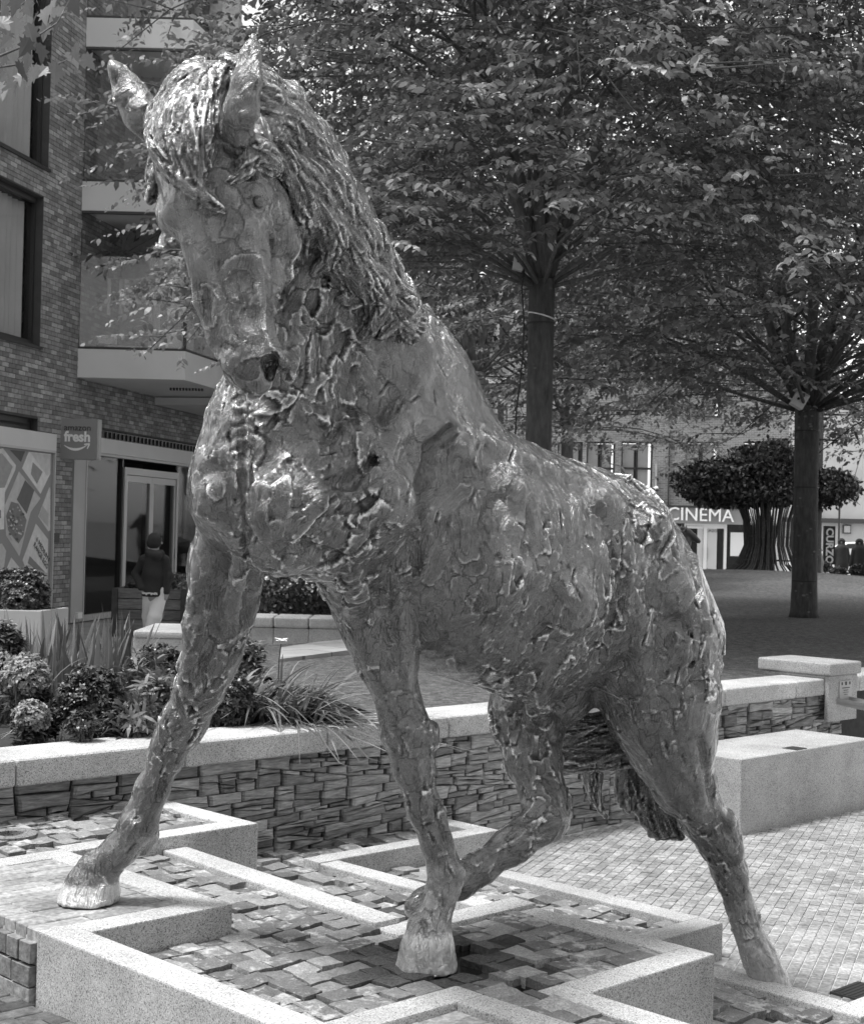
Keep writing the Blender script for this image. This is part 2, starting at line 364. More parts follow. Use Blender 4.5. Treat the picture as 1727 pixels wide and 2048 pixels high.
def subdivide(V, Fc, levels=1):
    me = bpy.data.meshes.new('tmp'); o = mesh_np('tmp', V, Fc); md = o.modifiers.new('s', 'SUBSURF'); md.levels = levels; md.render_levels = levels
    dg = bpy.context.evaluated_depsgraph_get(); ev = o.evaluated_get(dg); m = ev.to_mesh()
    n = len(m.vertices); V2 = np.empty(n*3, np.float32); m.vertices.foreach_get('co', V2); V2 = V2.reshape(-1, 3)
    f = np.empty(len(m.loops), np.int32); m.loops.foreach_get('vertex_index', f); f = f.reshape(-1, 4)
    N = np.empty(n*3, np.float32); m.vertices.foreach_get('normal', N); N = N.reshape(-1, 3).copy()
    ev.to_mesh_clear(); me0 = o.data; bpy.data.objects.remove(o); bpy.data.meshes.remove(me0); bpy.data.meshes.remove(me)
    return V2.copy(), f.copy(), N
def vnormals(V, Fc):
    a = V[Fc[:, 2]]-V[Fc[:, 0]]; b = V[Fc[:, 3]]-V[Fc[:, 1]]; n = np.cross(a, b); N = np.zeros_like(V)
    for i in range(4): 
        for k in range(3): N[:, k] += np.bincount(Fc[:, i], weights=n[:, k], minlength=len(V))
    return N/(np.linalg.norm(N, axis=1, keepdims=True)+1e-12)
def bones_of(adds): return np.array([p[0] for p in adds]), np.array([p[1] for p in adds]), np.array([max(p[2], p[3]) for p in adds])
def flow_dir(P, A, B, R):
    """direction of the nearest limb at each point"""
    best = np.full(len(P), 1e9); D = np.zeros_like(P)
    for a, b, r in zip(A, B, R):
        ba = b-a; L = ba@ba
        if L < 1e-5: continue
        t = np.clip((P-a)@ba/L, 0, 1); d = np.linalg.norm(P-a-t[:, None]*ba, axis=1)-r; m = d < best; best[m] = d[m]; D[m] = ba/math.sqrt(L)
    return D
def sculpt(V, Fc, N, bones, strokes, seed=3, lump=.006, special=(), lump_scale=9, down=False, facets=(), rough_fn=None):
    """strokes: list of (count, L range, W range, h range, turn in degrees, region function or None). Clay slabs laid over one another along the limbs"""
    r = np.random.RandomState(seed); n = len(V); A, B, R = bones
    disp = lump*(vnoise(V, lump_scale)*1.4+vnoise(V+7, lump_scale*2.6)*.8+vnoise(V+3, lump_scale*7)*.35)
    wx = vnoise(V+11, 26)+.6*vnoise(V+5, 70); wy = vnoise(V+23, 26)+.6*vnoise(V+9, 70)
    step = max(1, n//60000); D0 = flow_dir(V[::step], A, B, R)
    kd = kdtree.KDTree(n)
    for i, p in enumerate(V): kd.insert(p, i)
    kd.balance()
    flow = np.zeros((n, 3), np.float32); fw = np.ones(n, np.float32)
    Df = np.repeat(D0, step, axis=0)[:n]; flow[:, 0] = V[:, 2]; flow[:, 1] = V[:, 0]+V[:, 1]; flow[:, 2] = 0
    def lay(c, nn, t, L, W, hh, mode=0, edge=.16, keep=.55):
        b = np.cross(nn, t); b /= np.linalg.norm(b)+1e-9; t = np.cross(b, nn)
        hit = kd.find_range(Vector(c), max(L, W)*1.35)
        if not hit: return
        ii = np.array([q[1] for q in hit]); d = V[ii]-c; ww = d@nn; nz = N[ii]@nn
        uu = d@t/L+wx[ii]*.35; vv = d@b/W+wy[ii]*.35
        ok = (np.abs(ww) < max(L, W)*.8) & (nz > .25); ii = ii[ok]; uu = uu[ok]; vv = vv[ok]
        e = 1-np.maximum(np.abs(uu), np.abs(vv)) if mode == 1 else 1-(np.abs(uu)**3+np.abs(vv)**2.6)**.36
        m = np.clip(e/edge, 0, 1); m = m*m*(3-2*m)
        if mode == 0: mv = np.clip((1-np.abs(vv))/.55, 0, 1); m = m*mv*(2-mv)
        if mode == 2: disp[ii] -= hh*m; return                       # a crack
        if mode == 1: prof = hh*(.5+.5*np.cos(uu*math.pi*special_n[0]))
        else:
            fd = np.clip((uu+1)/.9, 0, 1); m = m*fd*fd*(3-2*fd); prof = hh*(.3+.7*(uu*.5+.5))*(.72+.45*vv*vv)      # a smear that thickens to a raised lip
        disp[ii] = disp[ii]*(1-m*(1-keep))+prof*m
        s = m > .5; jj = ii[s]; flow[jj, 0] = uu[s]*L; flow[jj, 1] = vv[s]*W; flow[jj, 2] = r.rand()*50
        rim_ = np.clip(np.abs(m-.5)*2.2, 0, 1); sel = m > .02; fw[ii[sel]] = np.minimum(np.where(s[sel], 1, fw[ii[sel]]), rim_[sel])
    special_n = [3]
    def seed_dir(i, turn):
        dd = flow_dir(V[i], A, B, R)
        if down: tk = V[i, 2] > 1.15; dd[tk] = dd[tk]*.25+np.array([-.25, -.1, -1.0])
        return dd
    rough = rough_fn(V) if rough_fn else np.ones(n)
    for (cnt, L, W, hh, tilt, turn, reg, amt) in facets:            # broken facets of clay, each pressed at its own slope
        cand = r.randint(0, n, cnt*3)
        if reg is not None: cand = cand[reg(V[cand])]
        cand = cand[:cnt]; dirs = seed_dir(cand, turn); best = np.full(n, 1e9, np.float32); sec = np.full(n, 1e9, np.float32); bid = np.full(n, -1, np.int32); bu = np.zeros(n, np.float32); bv = np.zeros(n, np.float32)
        for q, (i, dd) in enumerate(zip(cand, dirs)):
            nn = N[i].astype(float); t = dd-nn*(dd@nn)
            if np.linalg.norm(t) < .15: t = np.cross(nn, [0.3, .2, .9])
            t /= np.linalg.norm(t)+1e-9; a = math.radians(r.normal(0, turn)); b = np.cross(nn, t); t, b = t*math.cos(a)+b*math.sin(a), b*math.cos(a)-t*math.sin(a)
            hit = kd.find_range(Vector(V[i].astype(float)), L*1.15)
            ii = np.array([z[1] for z in hit]); d = V[ii]-V[i]; uu = d@t/L+wx[ii]*.28; vv = d@b/W+wy[ii]*.28; ww = d@nn/W
            ok = (N[ii]@nn > .1); ds = np.sqrt(uu*uu+vv*vv+ww*ww*.3)*(.85+.3*r.rand()); ds[~ok] = 1e9
            old = best[ii]; up = ds < old; sec[ii] = np.where(up, old, np.minimum(sec[ii], ds)); jj = ii[up]; best[jj] = ds[up]; bid[jj] = q; bu[jj] = uu[up]; bv[jj] = vv[up]
        H = r.uniform(-1, 1, cnt+1)*hh; TU = r.normal(0, tilt, cnt+1)*L; TV = r.normal(0, tilt, cnt+1)*W; on_ = (r.rand(cnt+1) < amt); RI = r.rand(cnt+1)*50; ck = r.rand(cnt+1) < .22
        m = bid >= 0; k = bid[m]; rg = rough[m]; disp[m] += np.where(on_[k], H[k]+TU[k]*bu[m]+TV[k]*bv[m], 0)*rg
        gap = np.clip(1-(sec[m]-best[m])/.10, 0, 1); disp[m] -= np.where(on_[k] & ck[k], gap*hh*.55, 0)*rg
        flow[m, 0] = bu[m]*L; flow[m, 1] = bv[m]*W; flow[m, 2] = RI[k]; fw[m] = np.clip((sec[m]-best[m])/.22-.1, 0, 1)
    for (cnt, Lr, Wr, hr, turn, reg) in strokes:
        cand = r.randint(0, n, cnt*(6 if reg is not None else 1))
        if reg is not None: cand = cand[reg(V[cand])][:cnt]
        dirs = flow_dir(V[cand], A, B, R)
        if down: tk = V[cand, 2] > 1.15; dirs[tk] = dirs[tk]*.25+np.array([-.25, -.1, -1.0])
        for i, dd in zip(cand, dirs):
            nn = N[i]; t = dd-nn*(dd@nn)
            if np.linalg.norm(t) < .15: t = np.cross(nn, [0.3, .2, .9])
            t /= np.linalg.norm(t); a = math.radians(r.normal(0, turn)); b = np.cross(nn, t); t = t*math.cos(a)+b*math.sin(a)
            if r.rand() < .5: t = -t
            u = r.rand(); L = Lr[0]+(Lr[1]-Lr[0])*u; W = Wr[0]+(Wr[1]-Wr[0])*r.rand(); hh = hr[0]+(hr[1]-hr[0])*r.rand()
            lay(V[i].astype(float), nn.astype(float), t, L, W, abs(hh) if hh > 0 else -hh, 0 if hh > 0 else 2, .12 if hh > 0 else .5)
    for (c, t, L, W, hh, nr) in special:
        q = kd.find(Vector(c)); nn = N[q[1]].astype(float); t = np.array(t, float); t = t-nn*(t@nn); t /= np.linalg.norm(t)
        special_n[0] = nr; lay(np.array(q[0]), nn, t, L, W, hh, 1, .12, .2)
    def avg(a):
        s_ = np.zeros(n); c_ = np.zeros(n)
        for i in range(4):
            j = (i+1) % 4; s_ += np.bincount(Fc[:, i], weights=a[Fc[:, j]], minlength=n)+np.bincount(Fc[:, j], weights=a[Fc[:, i]], minlength=n); c_ += np.bincount(Fc[:, i], minlength=n)+np.bincount(Fc[:, j], minlength=n)
        return s_/np.maximum(c_, 1)
    if facets: disp = disp*.6+avg(disp)*.4
    Vn = V+N*disp[:, None].astype(np.float32); cav = np.clip(.5+disp/(.022), 0, 1)
    # curvature-ish: displacement against its neighbourhood average
    av = np.zeros(n); ct = np.zeros(n)
    for i in range(4):
        for j in range(4):
            if i != j: av += np.bincount(Fc[:, i], weights=disp[Fc[:, j]], minlength=n); ct += np.bincount(Fc[:, i], minlength=n)
    a1 = av/np.maximum(ct, 1)
    for _ in range(2):
        av[:] = 0
        for i in range(4):
            for j in range(4):
                if i != j: av += np.bincount(Fc[:, i], weights=a1[Fc[:, j]], minlength=n)
        a1 = av/np.maximum(ct, 1)
    cav = np.clip(.5+(disp-a1)/.006, 0, 1)
    return Vn, flow, cav.astype(np.float32), fw
# ------------------------------------------------------------------ the bronze horse
AX = np.array([-.77, -.635, 0]); LAT = np.array([.635, -.77, 0])            # where the body points; its left side
LEVEL_HOOF1, LEVEL_HOOF2 = .502, .385
_at = at
def at(x, y, d): return _at(x, y, d*.955)
horse = empty('horse_statue', (0.25, 5.1, 0), 'large dark bronze horse statue striding over the stepped granite fountain with its head bowed', 'statue')
T_ = (LAT, .80)
B = []
B += blob(588, 955, 4.78, 196, .10, LAT, .95)                                  # breast
B += blob(500, 985, 4.86, 120, .08) + blob(565, 1010, 4.62, 125, .08) + blob(690, 1010, 4.70, 130, .08)
B += chain([(760, 790, 5.10, 185), (755, 920, 5.02, 200), (745, 1060, 4.95, 150)], .10, LAT, .85)   # shoulder
B += chain([(800, 870, 5.15, 182), (900, 1088, 5.22, 226), (1020, 1130, 5.42, 221), (1140, 1138, 5.64, 196)], .12, *T_)
B += chain([(838, 752, 5.12, 84), (890, 872, 5.25, 72), (1000, 962, 5.42, 58), (1120, 1008, 5.62, 58), (1240, 1036, 5.80, 62)], .10)   # back line
B += chain([(1140, 1138, 5.64, 194), (1205, 1165, 5.80, 188), (1262, 1225, 5.88, 166)], .10, *T_)
B += chain([(1262, 1225, 5.88, 160), (1300, 1300, 5.86, 138), (1322, 1400, 5.82, 118), (1345, 1480, 5.82, 93)], .08, LAT, .85)
B += blob(1330, 1270, 5.95, 110, .08) + blob(1180, 1180, 6.0, 170, .10)
B += chain([(900, 1250, 5.20, 90), (1040, 1290, 5.42, 85), (1130, 1310, 5.60, 60)], .10)                # belly
B += chain([(1060, 1335, 5.5, 48), (1105, 1370, 5.56, 30)], .06)                                        # sheath
# neck
B += chain([(478, 235, 4.20, 108), (560, 345, 4.42, 126), (612, 480, 4.66, 148), (655, 640, 4.88, 178), (700, 780, 5.0, 205)], .10, LAT, .80)
B += chain([(560, 700, 4.60, 100), (540, 830, 4.66, 110)], .10)                                          # underside of the neck
B += chain([(500, 850, 4.62, 72), (470, 960, 4.64, 85)], .07)
# head
B += chain([(432, 232, 4.10, 110), (425, 320, 4.04, 112), (434, 400, 4.02, 100), (462, 510, 4.00, 76), (487, 620, 3.97, 56), (505, 700, 3.95, 55), (508, 742, 3.96, 48)], .035)
B += chain([(505, 420, 4.16, 76), (530, 490, 4.20, 62), (522, 560, 4.15, 42), (508, 640, 4.05, 34)], .04)     # cheek and jaw
B += blob(508, 398, 4.02, 42, .03) + blob(352, 428, 4.06, 44, .035)                                       # brows
B += chain([(498, 400, 3.985, 28), (502, 520, 3.955, 20), (520, 640, 3.93, 15)], .03)                     # facial crest
B += blob(538, 712, 3.93, 27, .02) + blob(470, 728, 3.95, 22, .02) + blob(500, 763, 3.98, 25, .02) + blob(526, 750, 3.97, 25, .02) + blob(470, 752, 3.98, 18, .02)
B += chain([(402, 500, 4.04, 34), (446, 620, 3.99, 24), (468, 712, 3.96, 20)], .03)
# ears
B += chain([(312, 262, 4.12, 34), (285, 225, 4.10, 37), (258, 180, 4.09, 31), (236, 143, 4.08, 19), (220, 121, 4.08, 7)], .02, np.array([.3, -1, .2]), .8)
_ch = chain
def chain(nodes, k=.04, squash=None, sf=1.0):
    return _ch([(x, y, d, r*(.89 if r <= 62 else .95)) for x, y, d, r in nodes], k, squash, sf)
# near foreleg (horse's left)
B += chain([(735, 1060, 4.98, 105), (733, 1145, 4.98, 95), (753, 1240, 4.98, 77), (775, 1340, 4.97, 58), (803, 1420, 4.96, 48), (813, 1470, 4.95, 51), (824, 1535, 4.96, 41), (846, 1615, 4.97, 36), (874, 1690, 4.98, 34), (890, 1748, 4.98, 39), (882, 1795, 4.95, 33), (865, 1845, 4.93, 42)], .035)
B += chain([(790, 1120, 5.06, 50), (795, 1230, 5.02, 38), (806, 1330, 4.99, 28)], .03)
B += chain([(862, 1455, 5.0, 14), (850, 1500, 5.0, 18)], .03) + chain([(905, 1735, 5.03, 20), (915, 1765, 5.03, 16)], .02)
B += chain([(858, 1850, 4.93, 48), (853, 1900, 4.915, 61), (852, 1935, 4.91, 66)], .02)
# far foreleg (horse's right), stretched forward
B += chain([(470, 1060, 4.92, 82), (452, 1130, 4.95, 77), (443, 1220, 4.98, 68), (425, 1310, 5.0, 60), (400, 1378, 5.03, 49), (365, 1440, 5.07, 47), (333, 1500, 5.10, 38), (304, 1580, 5.13, 35), (276, 1648, 5.15, 41), (240, 1700, 5.16, 35), (205, 1735, 5.17, 37)], .035)
B += chain([(395, 1440, 5.08, 22), (380, 1480, 5.1, 20)], .03) + chain([(300, 1670, 5.2, 20), (285, 1700, 5.2, 14)], .02)
B += chain([(196, 1742, 5.17, 48), (181, 1785, 5.16, 62), (175, 1813, 5.15, 70)], .02)
# near hind leg
B += chain([(1310, 1400, 5.85, 105), (1345, 1490, 5.86, 86), (1362, 1560, 5.88, 66), (1400, 1628, 5.96, 52), (1436, 1685, 6.0, 45), (1459, 1750, 6.02, 34), (1485, 1835, 6.04, 30), (1507, 1890, 6.05, 33), (1520, 1922, 6.05, 36), (1530, 1945, 6.04, 33), (1540, 1962, 6.04, 38), (1544, 1985, 6.03, 46)], .035)
B += chain([(1455, 1640, 5.98, 22), (1475, 1720, 5.95, 16)], .03)
# far hind leg, lifted
B += chain([(1130, 1270, 5.95, 150), (1090, 1345, 5.85, 122), (1055, 1430, 5.75, 82), (1065, 1520, 5.66, 60), (1085, 1590, 5.60, 47), (1092, 1636, 5.56, 47), (1025, 1690, 5.46, 40), (960, 1735, 5.37, 34), (915, 1765, 5.30, 36), (878, 1786, 5.25, 27), (848, 1803, 5.22, 28), (828, 1815, 5.2, 24)], .035)
B += chain([(1130, 1600, 5.62, 18), (1122, 1650, 5.6, 20)], .03)
chain = _ch
G = []   # hollows
_v, _f = sdf_mesh(B, G, .024)
_bvh = BVHTree.FromPolygons([tuple(map(float, p)) for p in _v], [tuple(map(int, f)) for f in _f]); _C = Vector(tuple(CP))
def surf(px, py, default=5.0):
    r = ray(px, py); l = np.linalg.norm(r); h = _bvh.ray_cast(_C, Vector(tuple(r/l)), 20); return default if h[0] is None else h[3]/l/.955
def on(pts, r, k):
    """nodes on the modelled surface; k: how many pixels the centre lies behind (+) or before (-) it"""
    out = []; d = 5.0
    for i, (x, y) in enumerate(pts): d = surf(x, y, d); out.append((x, y, d+k*d/FOC, r*(.7 if i in (0, len(pts)-1) and len(pts) > 2 else 1)))
    return out
def muscle(x, y, r, p, k=.03): d = surf(x, y); return blob(x, y, d+(r-p)*d/FOC, r, k)
def strap(pts, r, p, k=.02): return chain(on(pts, r, r-p), k)
def groove(pts, r, dp, k=.02): return chain(on(pts, r, -(r-dp)), k)
X = []
for m_ in [(440, 1000, 60, 8), (560, 1010, 80, 17), (760, 1010, 75, 20), (690, 1065, 50, 10), (620, 985, 60, 12), (815, 1130, 35, 12), (1290, 1065, 48, 17), (1190, 1020, 60, 8), (1330, 1180, 60, 17), (1350, 1300, 55, 10), (1240, 1345, 45, 16),
           (700, 880, 60, 9), (1000, 980, 60, 8), (900, 900, 50, 8), (970, 1150, 90, 8), (1110, 1200, 80, 8)]: X += muscle(*m_)
for m_ in [(815, 1460, 30, 9), (850, 1450, 16, 7), (893, 1745, 24, 8), (360, 1440, 28, 8), (262, 1650, 24, 8), (1440, 1690, 26, 9), (1455, 1645, 14, 8), (1512, 1915, 18, 7), (1095, 1640, 24, 7), (350, 430, 30, 6)]: X += muscle(*m_, .018)
X += muscle(566, 488, 36, 15, .012)
for pts, r, p in [([(600, 600), (570, 720), (520, 850), (490, 960)], 40, 9), ([(470, 830), (440, 900), (400, 960)], 22, 9), ([(452, 905), (480, 980)], 16, 9), ([(850, 700), (800, 830), (740, 960), (700, 1010)], 36, 9), ([(700, 1130), (720, 1250), (770, 1380)], 32, 9), ([(792, 1160), (805, 1260), (815, 1380)], 22, 9),
                  ([(410, 1100), (395, 1250), (375, 1380)], 28, 9), ([(480, 1120), (455, 1250), (425, 1370)], 24, 9), ([(1250, 1150), (1270, 1280), (1290, 1420)], 36, 10), ([(1290, 1480), (1340, 1570), (1400, 1650)], 28, 8), ([(1380, 1120), (1400, 1250), (1400, 1380)], 24, 8),
                  ([(1080, 1360), (1070, 1450), (1090, 1560)], 30, 8), ([(930, 870), (1050, 930), (1180, 975)], 24, 6)]: X += strap(pts, r, p)
for pts, r, p in [([(492, 400), (502, 387), (518, 382), (534, 390), (541, 402)], 7, 9), ([(497, 413), (508, 422), (524, 423), (538, 410)], 6, 7), ([(536, 425), (548, 490), (552, 555)], 12, 6), ([(500, 432), (512, 520), (521, 600), (532, 690)], 13, 10), ([(350, 400), (338, 440), (352, 470)], 14, 6), ([(430, 440), (452, 560)], 12, 6), ([(602, 460), (594, 525), (566, 562)], 12, 5), ([(415, 425), (446, 550), (474, 680)], 26, 8),
                  ([(519, 742), (521, 712), (538, 698), (556, 704), (566, 728), (564, 756), (550, 772)], 9, 10), ([(480, 335), (505, 362), (540, 378)], 13, 6), ([(875, 1600), (900, 1690)], 10, 5), ([(330, 1520), (300, 1620)], 9, 5), ([(365, 470), (400, 600), (440, 710)], 16, 5), ([(450, 742), (462, 728), (478, 735)], 8, 6), ([(470, 772), (500, 782), (530, 772)], 9, 6)]: X += strap(pts, r, p, .012)
G = []
for pts, r, p in [([(487, 815), (488, 900), (490, 960), (492, 1060), (500, 1130)], 11, 14), ([(640, 620), (640, 760), (600, 860)], 12, 8), ([(722, 700), (690, 800), (650, 900)], 12, 8), ([(905, 860), (862, 900), (842, 980), (834, 1080), (828, 1140)], 18, 19), ([(650, 967), (700, 962), (740, 932), (778, 880)], 11, 14),
                  ([(765, 1130), (775, 1250), (800, 1370)], 8, 8), ([(440, 1110), (425, 1260), (400, 1370)], 9, 9), ([(1225, 1090), (1242, 1180), (1228, 1270), (1190, 1330)], 22, 16), ([(1340, 1080), (1370, 1200), (1380, 1330)], 9, 9), ([(1400, 1480), (1420, 1580), (1450, 1660)], 8, 8), ([(560, 1090), (640, 1110), (700, 1120)], 14, 7),
                  ([(985, 1000), (960, 1080)], 10, 5), ([(1060, 1000), (1050, 1100)], 10, 5), ([(1120, 1380), (1100, 1480)], 9, 7)]: G += groove(pts, r, p)
for pts, r, p in [([(853, 1520), (873, 1610), (895, 1700)], 7, 7), ([(345, 1500), (318, 1590), (290, 1660)], 6, 7), ([(1470, 1740), (1495, 1830), (1520, 1900)], 6, 6), ([(455, 290), (475, 302)], 14, 7), ([(445, 748), (470, 770), (502, 780)], 4, 5), ([(478, 470), (492, 560), (500, 650)], 13, 8), ([(545, 575), (543, 630), (552, 685)], 15, 12), ([(527, 450), (532, 540)], 9, 7), ([(602, 540), (578, 572), (548, 592)], 9, 11), ([(478, 330), (502, 345)], 15, 8), ([(354, 486), (382, 550), (414, 630)], 12, 6), ([(486, 396), (500, 385)], 5, 4), ([(440, 690), (470, 700)], 8, 5),
                  ([(1000, 1740), (1090, 1690)], 6, 6), ([(860, 1780), (880, 1810)], 6, 5)]: G += groove(pts, r, p, .010)
dn = surf(541, 737); G += chain([(545, 726, dn-.03, 17), (541, 732, dn+.045, 12)], .010)+chain([(545, 750, dn-.03, 14), (538, 752, dn+.04, 9)], .008)
B += X
de = surf(473, 262)
B += chain([(472, 268, de-.02, 38), (484, 215, de-.095, 37), (494, 165, de-.105, 31), (502, 108, de-.09, 20), (507, 64, de-.08, 6)], .018, np.array([-.2, -1, .2]), .8)
G += chain([(480, 205, de-.150, 9), (491, 160, de-.158, 11), (500, 105, de-.13, 7)], .02)
def foot(px, py, d, z, r): 
    p = at(px, py, d); return (np.array([p[0], p[1], z]), np.array([0, 0, -1.0]), r)
V, Fc = sdf_mesh(B, G, .011, [foot(852, 1920, 4.91, LEVEL_HOOF2-.012, .22), foot(180, 1800, 5.15, LEVEL_HOOF1-.004, .22), foot(1543, 1975, 6.04, .004, .2)])
V, Fc, N = subdivide(V, Fc)
body_bvh = BVHTree.FromPolygons([tuple(p) for p in V[:0]] or [tuple(map(float, p)) for p in V], [tuple(map(int, f)) for f in Fc], all_triangles=False)
CAMV = Vector(tuple(CP))
def on_body(px, py, default): return surf(px, py, default)
bones = bones_of(B)
def upper(P): return P[:, 2] > 1.15
def lower(P): return P[:, 2] <= 1.15
def headr(P): return (P[:, 1] < 4.2) & (P[:, 2] > 2.0)
def body_(P): return (P[:, 2] > 1.15) & ~headr(P)
special = [(at(478, 862, 4.55), (0, .0, 1), .075, .03, .0045, 5), (at(1405, 1370, 5.7), (0, 0, 1), .075, .035, .012, 3)]
def rough_(P):
    r = np.clip(.50+1.9*vnoise(P+31, 3.1)+.6*vnoise(P+2, 8), .12, 1.0); up = np.clip((P[:, 2]-1.25)/.5, 0, 1); r = r*(.9+.1*up)
    neck = np.clip(1-np.linalg.norm((P-at(650, 900, 4.8))/np.array([.55, .7, .5]), axis=1), 0, 1); return np.clip(r-.10*neck, 0, 1)
V2, flow, cav, fw_ = sculpt(V, Fc, N, bones, [
    (130, (.05, .12), (.02, .045), (.003, .008), 30, body_),
    (120, (.04, .09), (.010, .020), (.002, .005), 12, lower),
    (170, (.02, .05), (.003, .006), (-.010, -.004), 30, body_), (90, (.015, .04), (.003, .005), (-.006, -.003), 12, lower), (40, (.01, .03), (.003, .004), (-.004, -.002), 25, headr)],
    seed=4, rough_fn=rough_, special=special, lump=.008, down=True, facets=[
    (1100, .10, .036, .0058, .09, 26, body_, .9), (3400, .050, .016, .0026, .12, 26, body_, .55), (900, .085, .017, .0032, .07, 9, lower, .85), (2000, .040, .009, .0014, .09, 12, lower, .5), (260, .070, .015, .0024, .07, 12, headr, .8), (600, .034, .007, .0013, .09, 16, headr, .6)])
# worn pale metal on the hooves and pasterns
def near(P, c, r0, r1): return np.clip((r1-np.linalg.norm(P-c, axis=1))/(r1-r0), 0, 1)
wear = np.zeros(len(V2))
hz = lambda P, z0, z1: np.clip((z1-P[:, 2])/(z1-z0), 0, 1)
c2 = at(852, 1900, 4.91); wear = np.maximum(wear, near(V2, c2, .22, .32)*(.95*hz(V2, LEVEL_HOOF2+.095, LEVEL_HOOF2+.115)+.40*hz(V2, LEVEL_HOOF2+.26, LEVEL_HOOF2+.38)*.6))
c1 = at(180, 1795, 5.15); wear = np.maximum(wear, near(V2, c1, .22, .3)*.95*hz(V2, LEVEL_HOOF1+.055, LEVEL_HOOF1+.07))
c3 = at(1535, 1960, 6.03); wear = np.maximum(wear, near(V2, c3, .3, .5)*.55*hz(V2, .22, .42))
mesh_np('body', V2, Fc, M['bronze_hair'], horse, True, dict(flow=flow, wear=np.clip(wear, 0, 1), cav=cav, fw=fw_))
ep = at(517, 404, surf(517, 404)+.001)
bm = bmesh.new(); bmesh.ops.create_uvsphere(bm, u_segments=20, v_segments=12, radius=.0155); me = bpy.data.meshes.new('eye')
bmesh.ops.translate(bm, verts=bm.verts, vec=Vector(tuple(ep))); bm.to_mesh(me); bm.free()
for p in me.polygons: p.use_smooth = True
ac = me.attributes.new('cav', 'FLOAT', 'POINT'); ac.data.foreach_set('value', np.full(len(me.vertices), .5, np.float32))
link('eye', me, horse, M['bronze'])

# ---- hair: locks laid on the neck, each a tapering curved strand
def bez(a, b, c, t): return (1-t)**2*a+2*t*(1-t)*b+t*t*c
def poly(pts, t):
    pts = np.array(pts, float); d = np.r_[0, np.cumsum(np.linalg.norm(np.diff(pts, axis=0), axis=1))]; s = np.clip(t, 0, 1)*d[-1]
    return np.array([np.interp(s, d, pts[:, 0]), np.interp(s, d, pts[:, 1])])
def lock(p0, p1, p2, r0, r1, dflt, lift=.4, n=7, k=.012, wob=6, d_over=None, rr=np.random.RandomState(9)):
    out = []; nodes = []; d = dflt; ph = rr.rand()*6
    for i in range(n):
        t = i/(n-1); q = bez(np.array(p0, float), np.array(p1, float), np.array(p2, float), t); q = q+np.array([math.sin(t*6+ph), math.cos(t*5+ph)])*wob*t
        rad = (r0*(1-t)+r1*t)*(.75+.5*math.sin(math.pi*min(1, t*1.1+.1)))
        if d_over is None: d = on_body(q[0], q[1], d)
        else: d = d_over[0]*(1-t)+d_over[1]*t
        nodes.append((q[0], q[1], d-lift*rad*d/FOC, rad))
    return chain(nodes, k)
crest = [(455, 128), (520, 138), (575, 178), (632, 262), (690, 365), (745, 462), (790, 545), (825, 625)]
edge_ = [(545, 300), (575, 380), (592, 470), (625, 525), (648, 555), (690, 600), (705, 640), (735, 668)]
Mn = []; rr = np.random.RandomState(21)
for i in range(11):                                                          # the mass the locks are drawn from
    t = i/10.; a = poly(crest, t)*.62+poly(edge_, t)*.38; e = poly(crest, min(1, t+.09))*.62+poly(edge_, min(1, t+.09))*.38; Mn += lock(a, (a+e)/2, e, 46, 44, 4.4+t*.6, -.62, 4, .03, 0, rr=rr)
for i in range(38):
    t = (i+rr.rand())/38; t0 = t*.97; a = poly(crest, t0)+rr.normal(0, 6, 2)+np.array([-10, 6]); e = poly(edge_, min(1, t+rr.normal(.05, .05)))+rr.normal(0, 8, 2)
    f = rr.uniform(.4, .85); e = a+(e-a)*f
    tg = poly(crest, min(1, t0+.12))-a; e = e+tg*.35
    c = a+tg*.75+(e-a)*.18
    Mn += lock(a, c, e, rr.uniform(20, 33), rr.uniform(7, 12), 4.4+t*.6, rr.uniform(-.3, .95), 9, .006, 13, rr=rr)
for i in range(20):                                                          # combed back along the crest
    t = rr.rand()*.5; a = poly(crest, t)+np.array([-rr.uniform(2, 60), rr.uniform(2, 34)]); e = poly(crest, min(1, t+rr.uniform(.12, .22)))+np.array([-rr.uniform(0, 50), rr.uniform(2, 34)])
    Mn += lock(a, (a+e)/2+np.array([8, -6]), e, rr.uniform(10, 18), rr.uniform(4, 8), 4.4+t*.6, rr.uniform(.1, .6), 6, .009, 4, rr=rr)
for (a, c, e, r0, r1) in [((560, 300), (606, 380), (598, 474), 26, 12), ((590, 360), (622, 440), (605, 524), 28, 17), ((640, 420), (690, 500), (634, 548), 30, 14), ((690, 470), (742, 545), (672, 590), 28, 12), ((705, 520), (762, 590), (700, 612), 30, 15), ((735, 545), (800, 620), (718, 664), 30, 13), ((775, 575), (848, 640), (760, 668), 28, 12),
                          ((600, 330), (660, 400), (655, 480), 28, 14), ((640, 340), (705, 430), (690, 505), 28, 13), ((690, 410), (750, 490), (735, 545), 28, 13), ((510, 290), (548, 325), (572, 364), 22, 11), ((740, 480), (795, 560), (780, 600), 26, 12), ((655, 520), (700, 560), (665, 575), 16, 8)]:
    Mn += lock(a, c, e, r0, r1, 4.6, 1.25, 10, .005, 9, rr=rr)
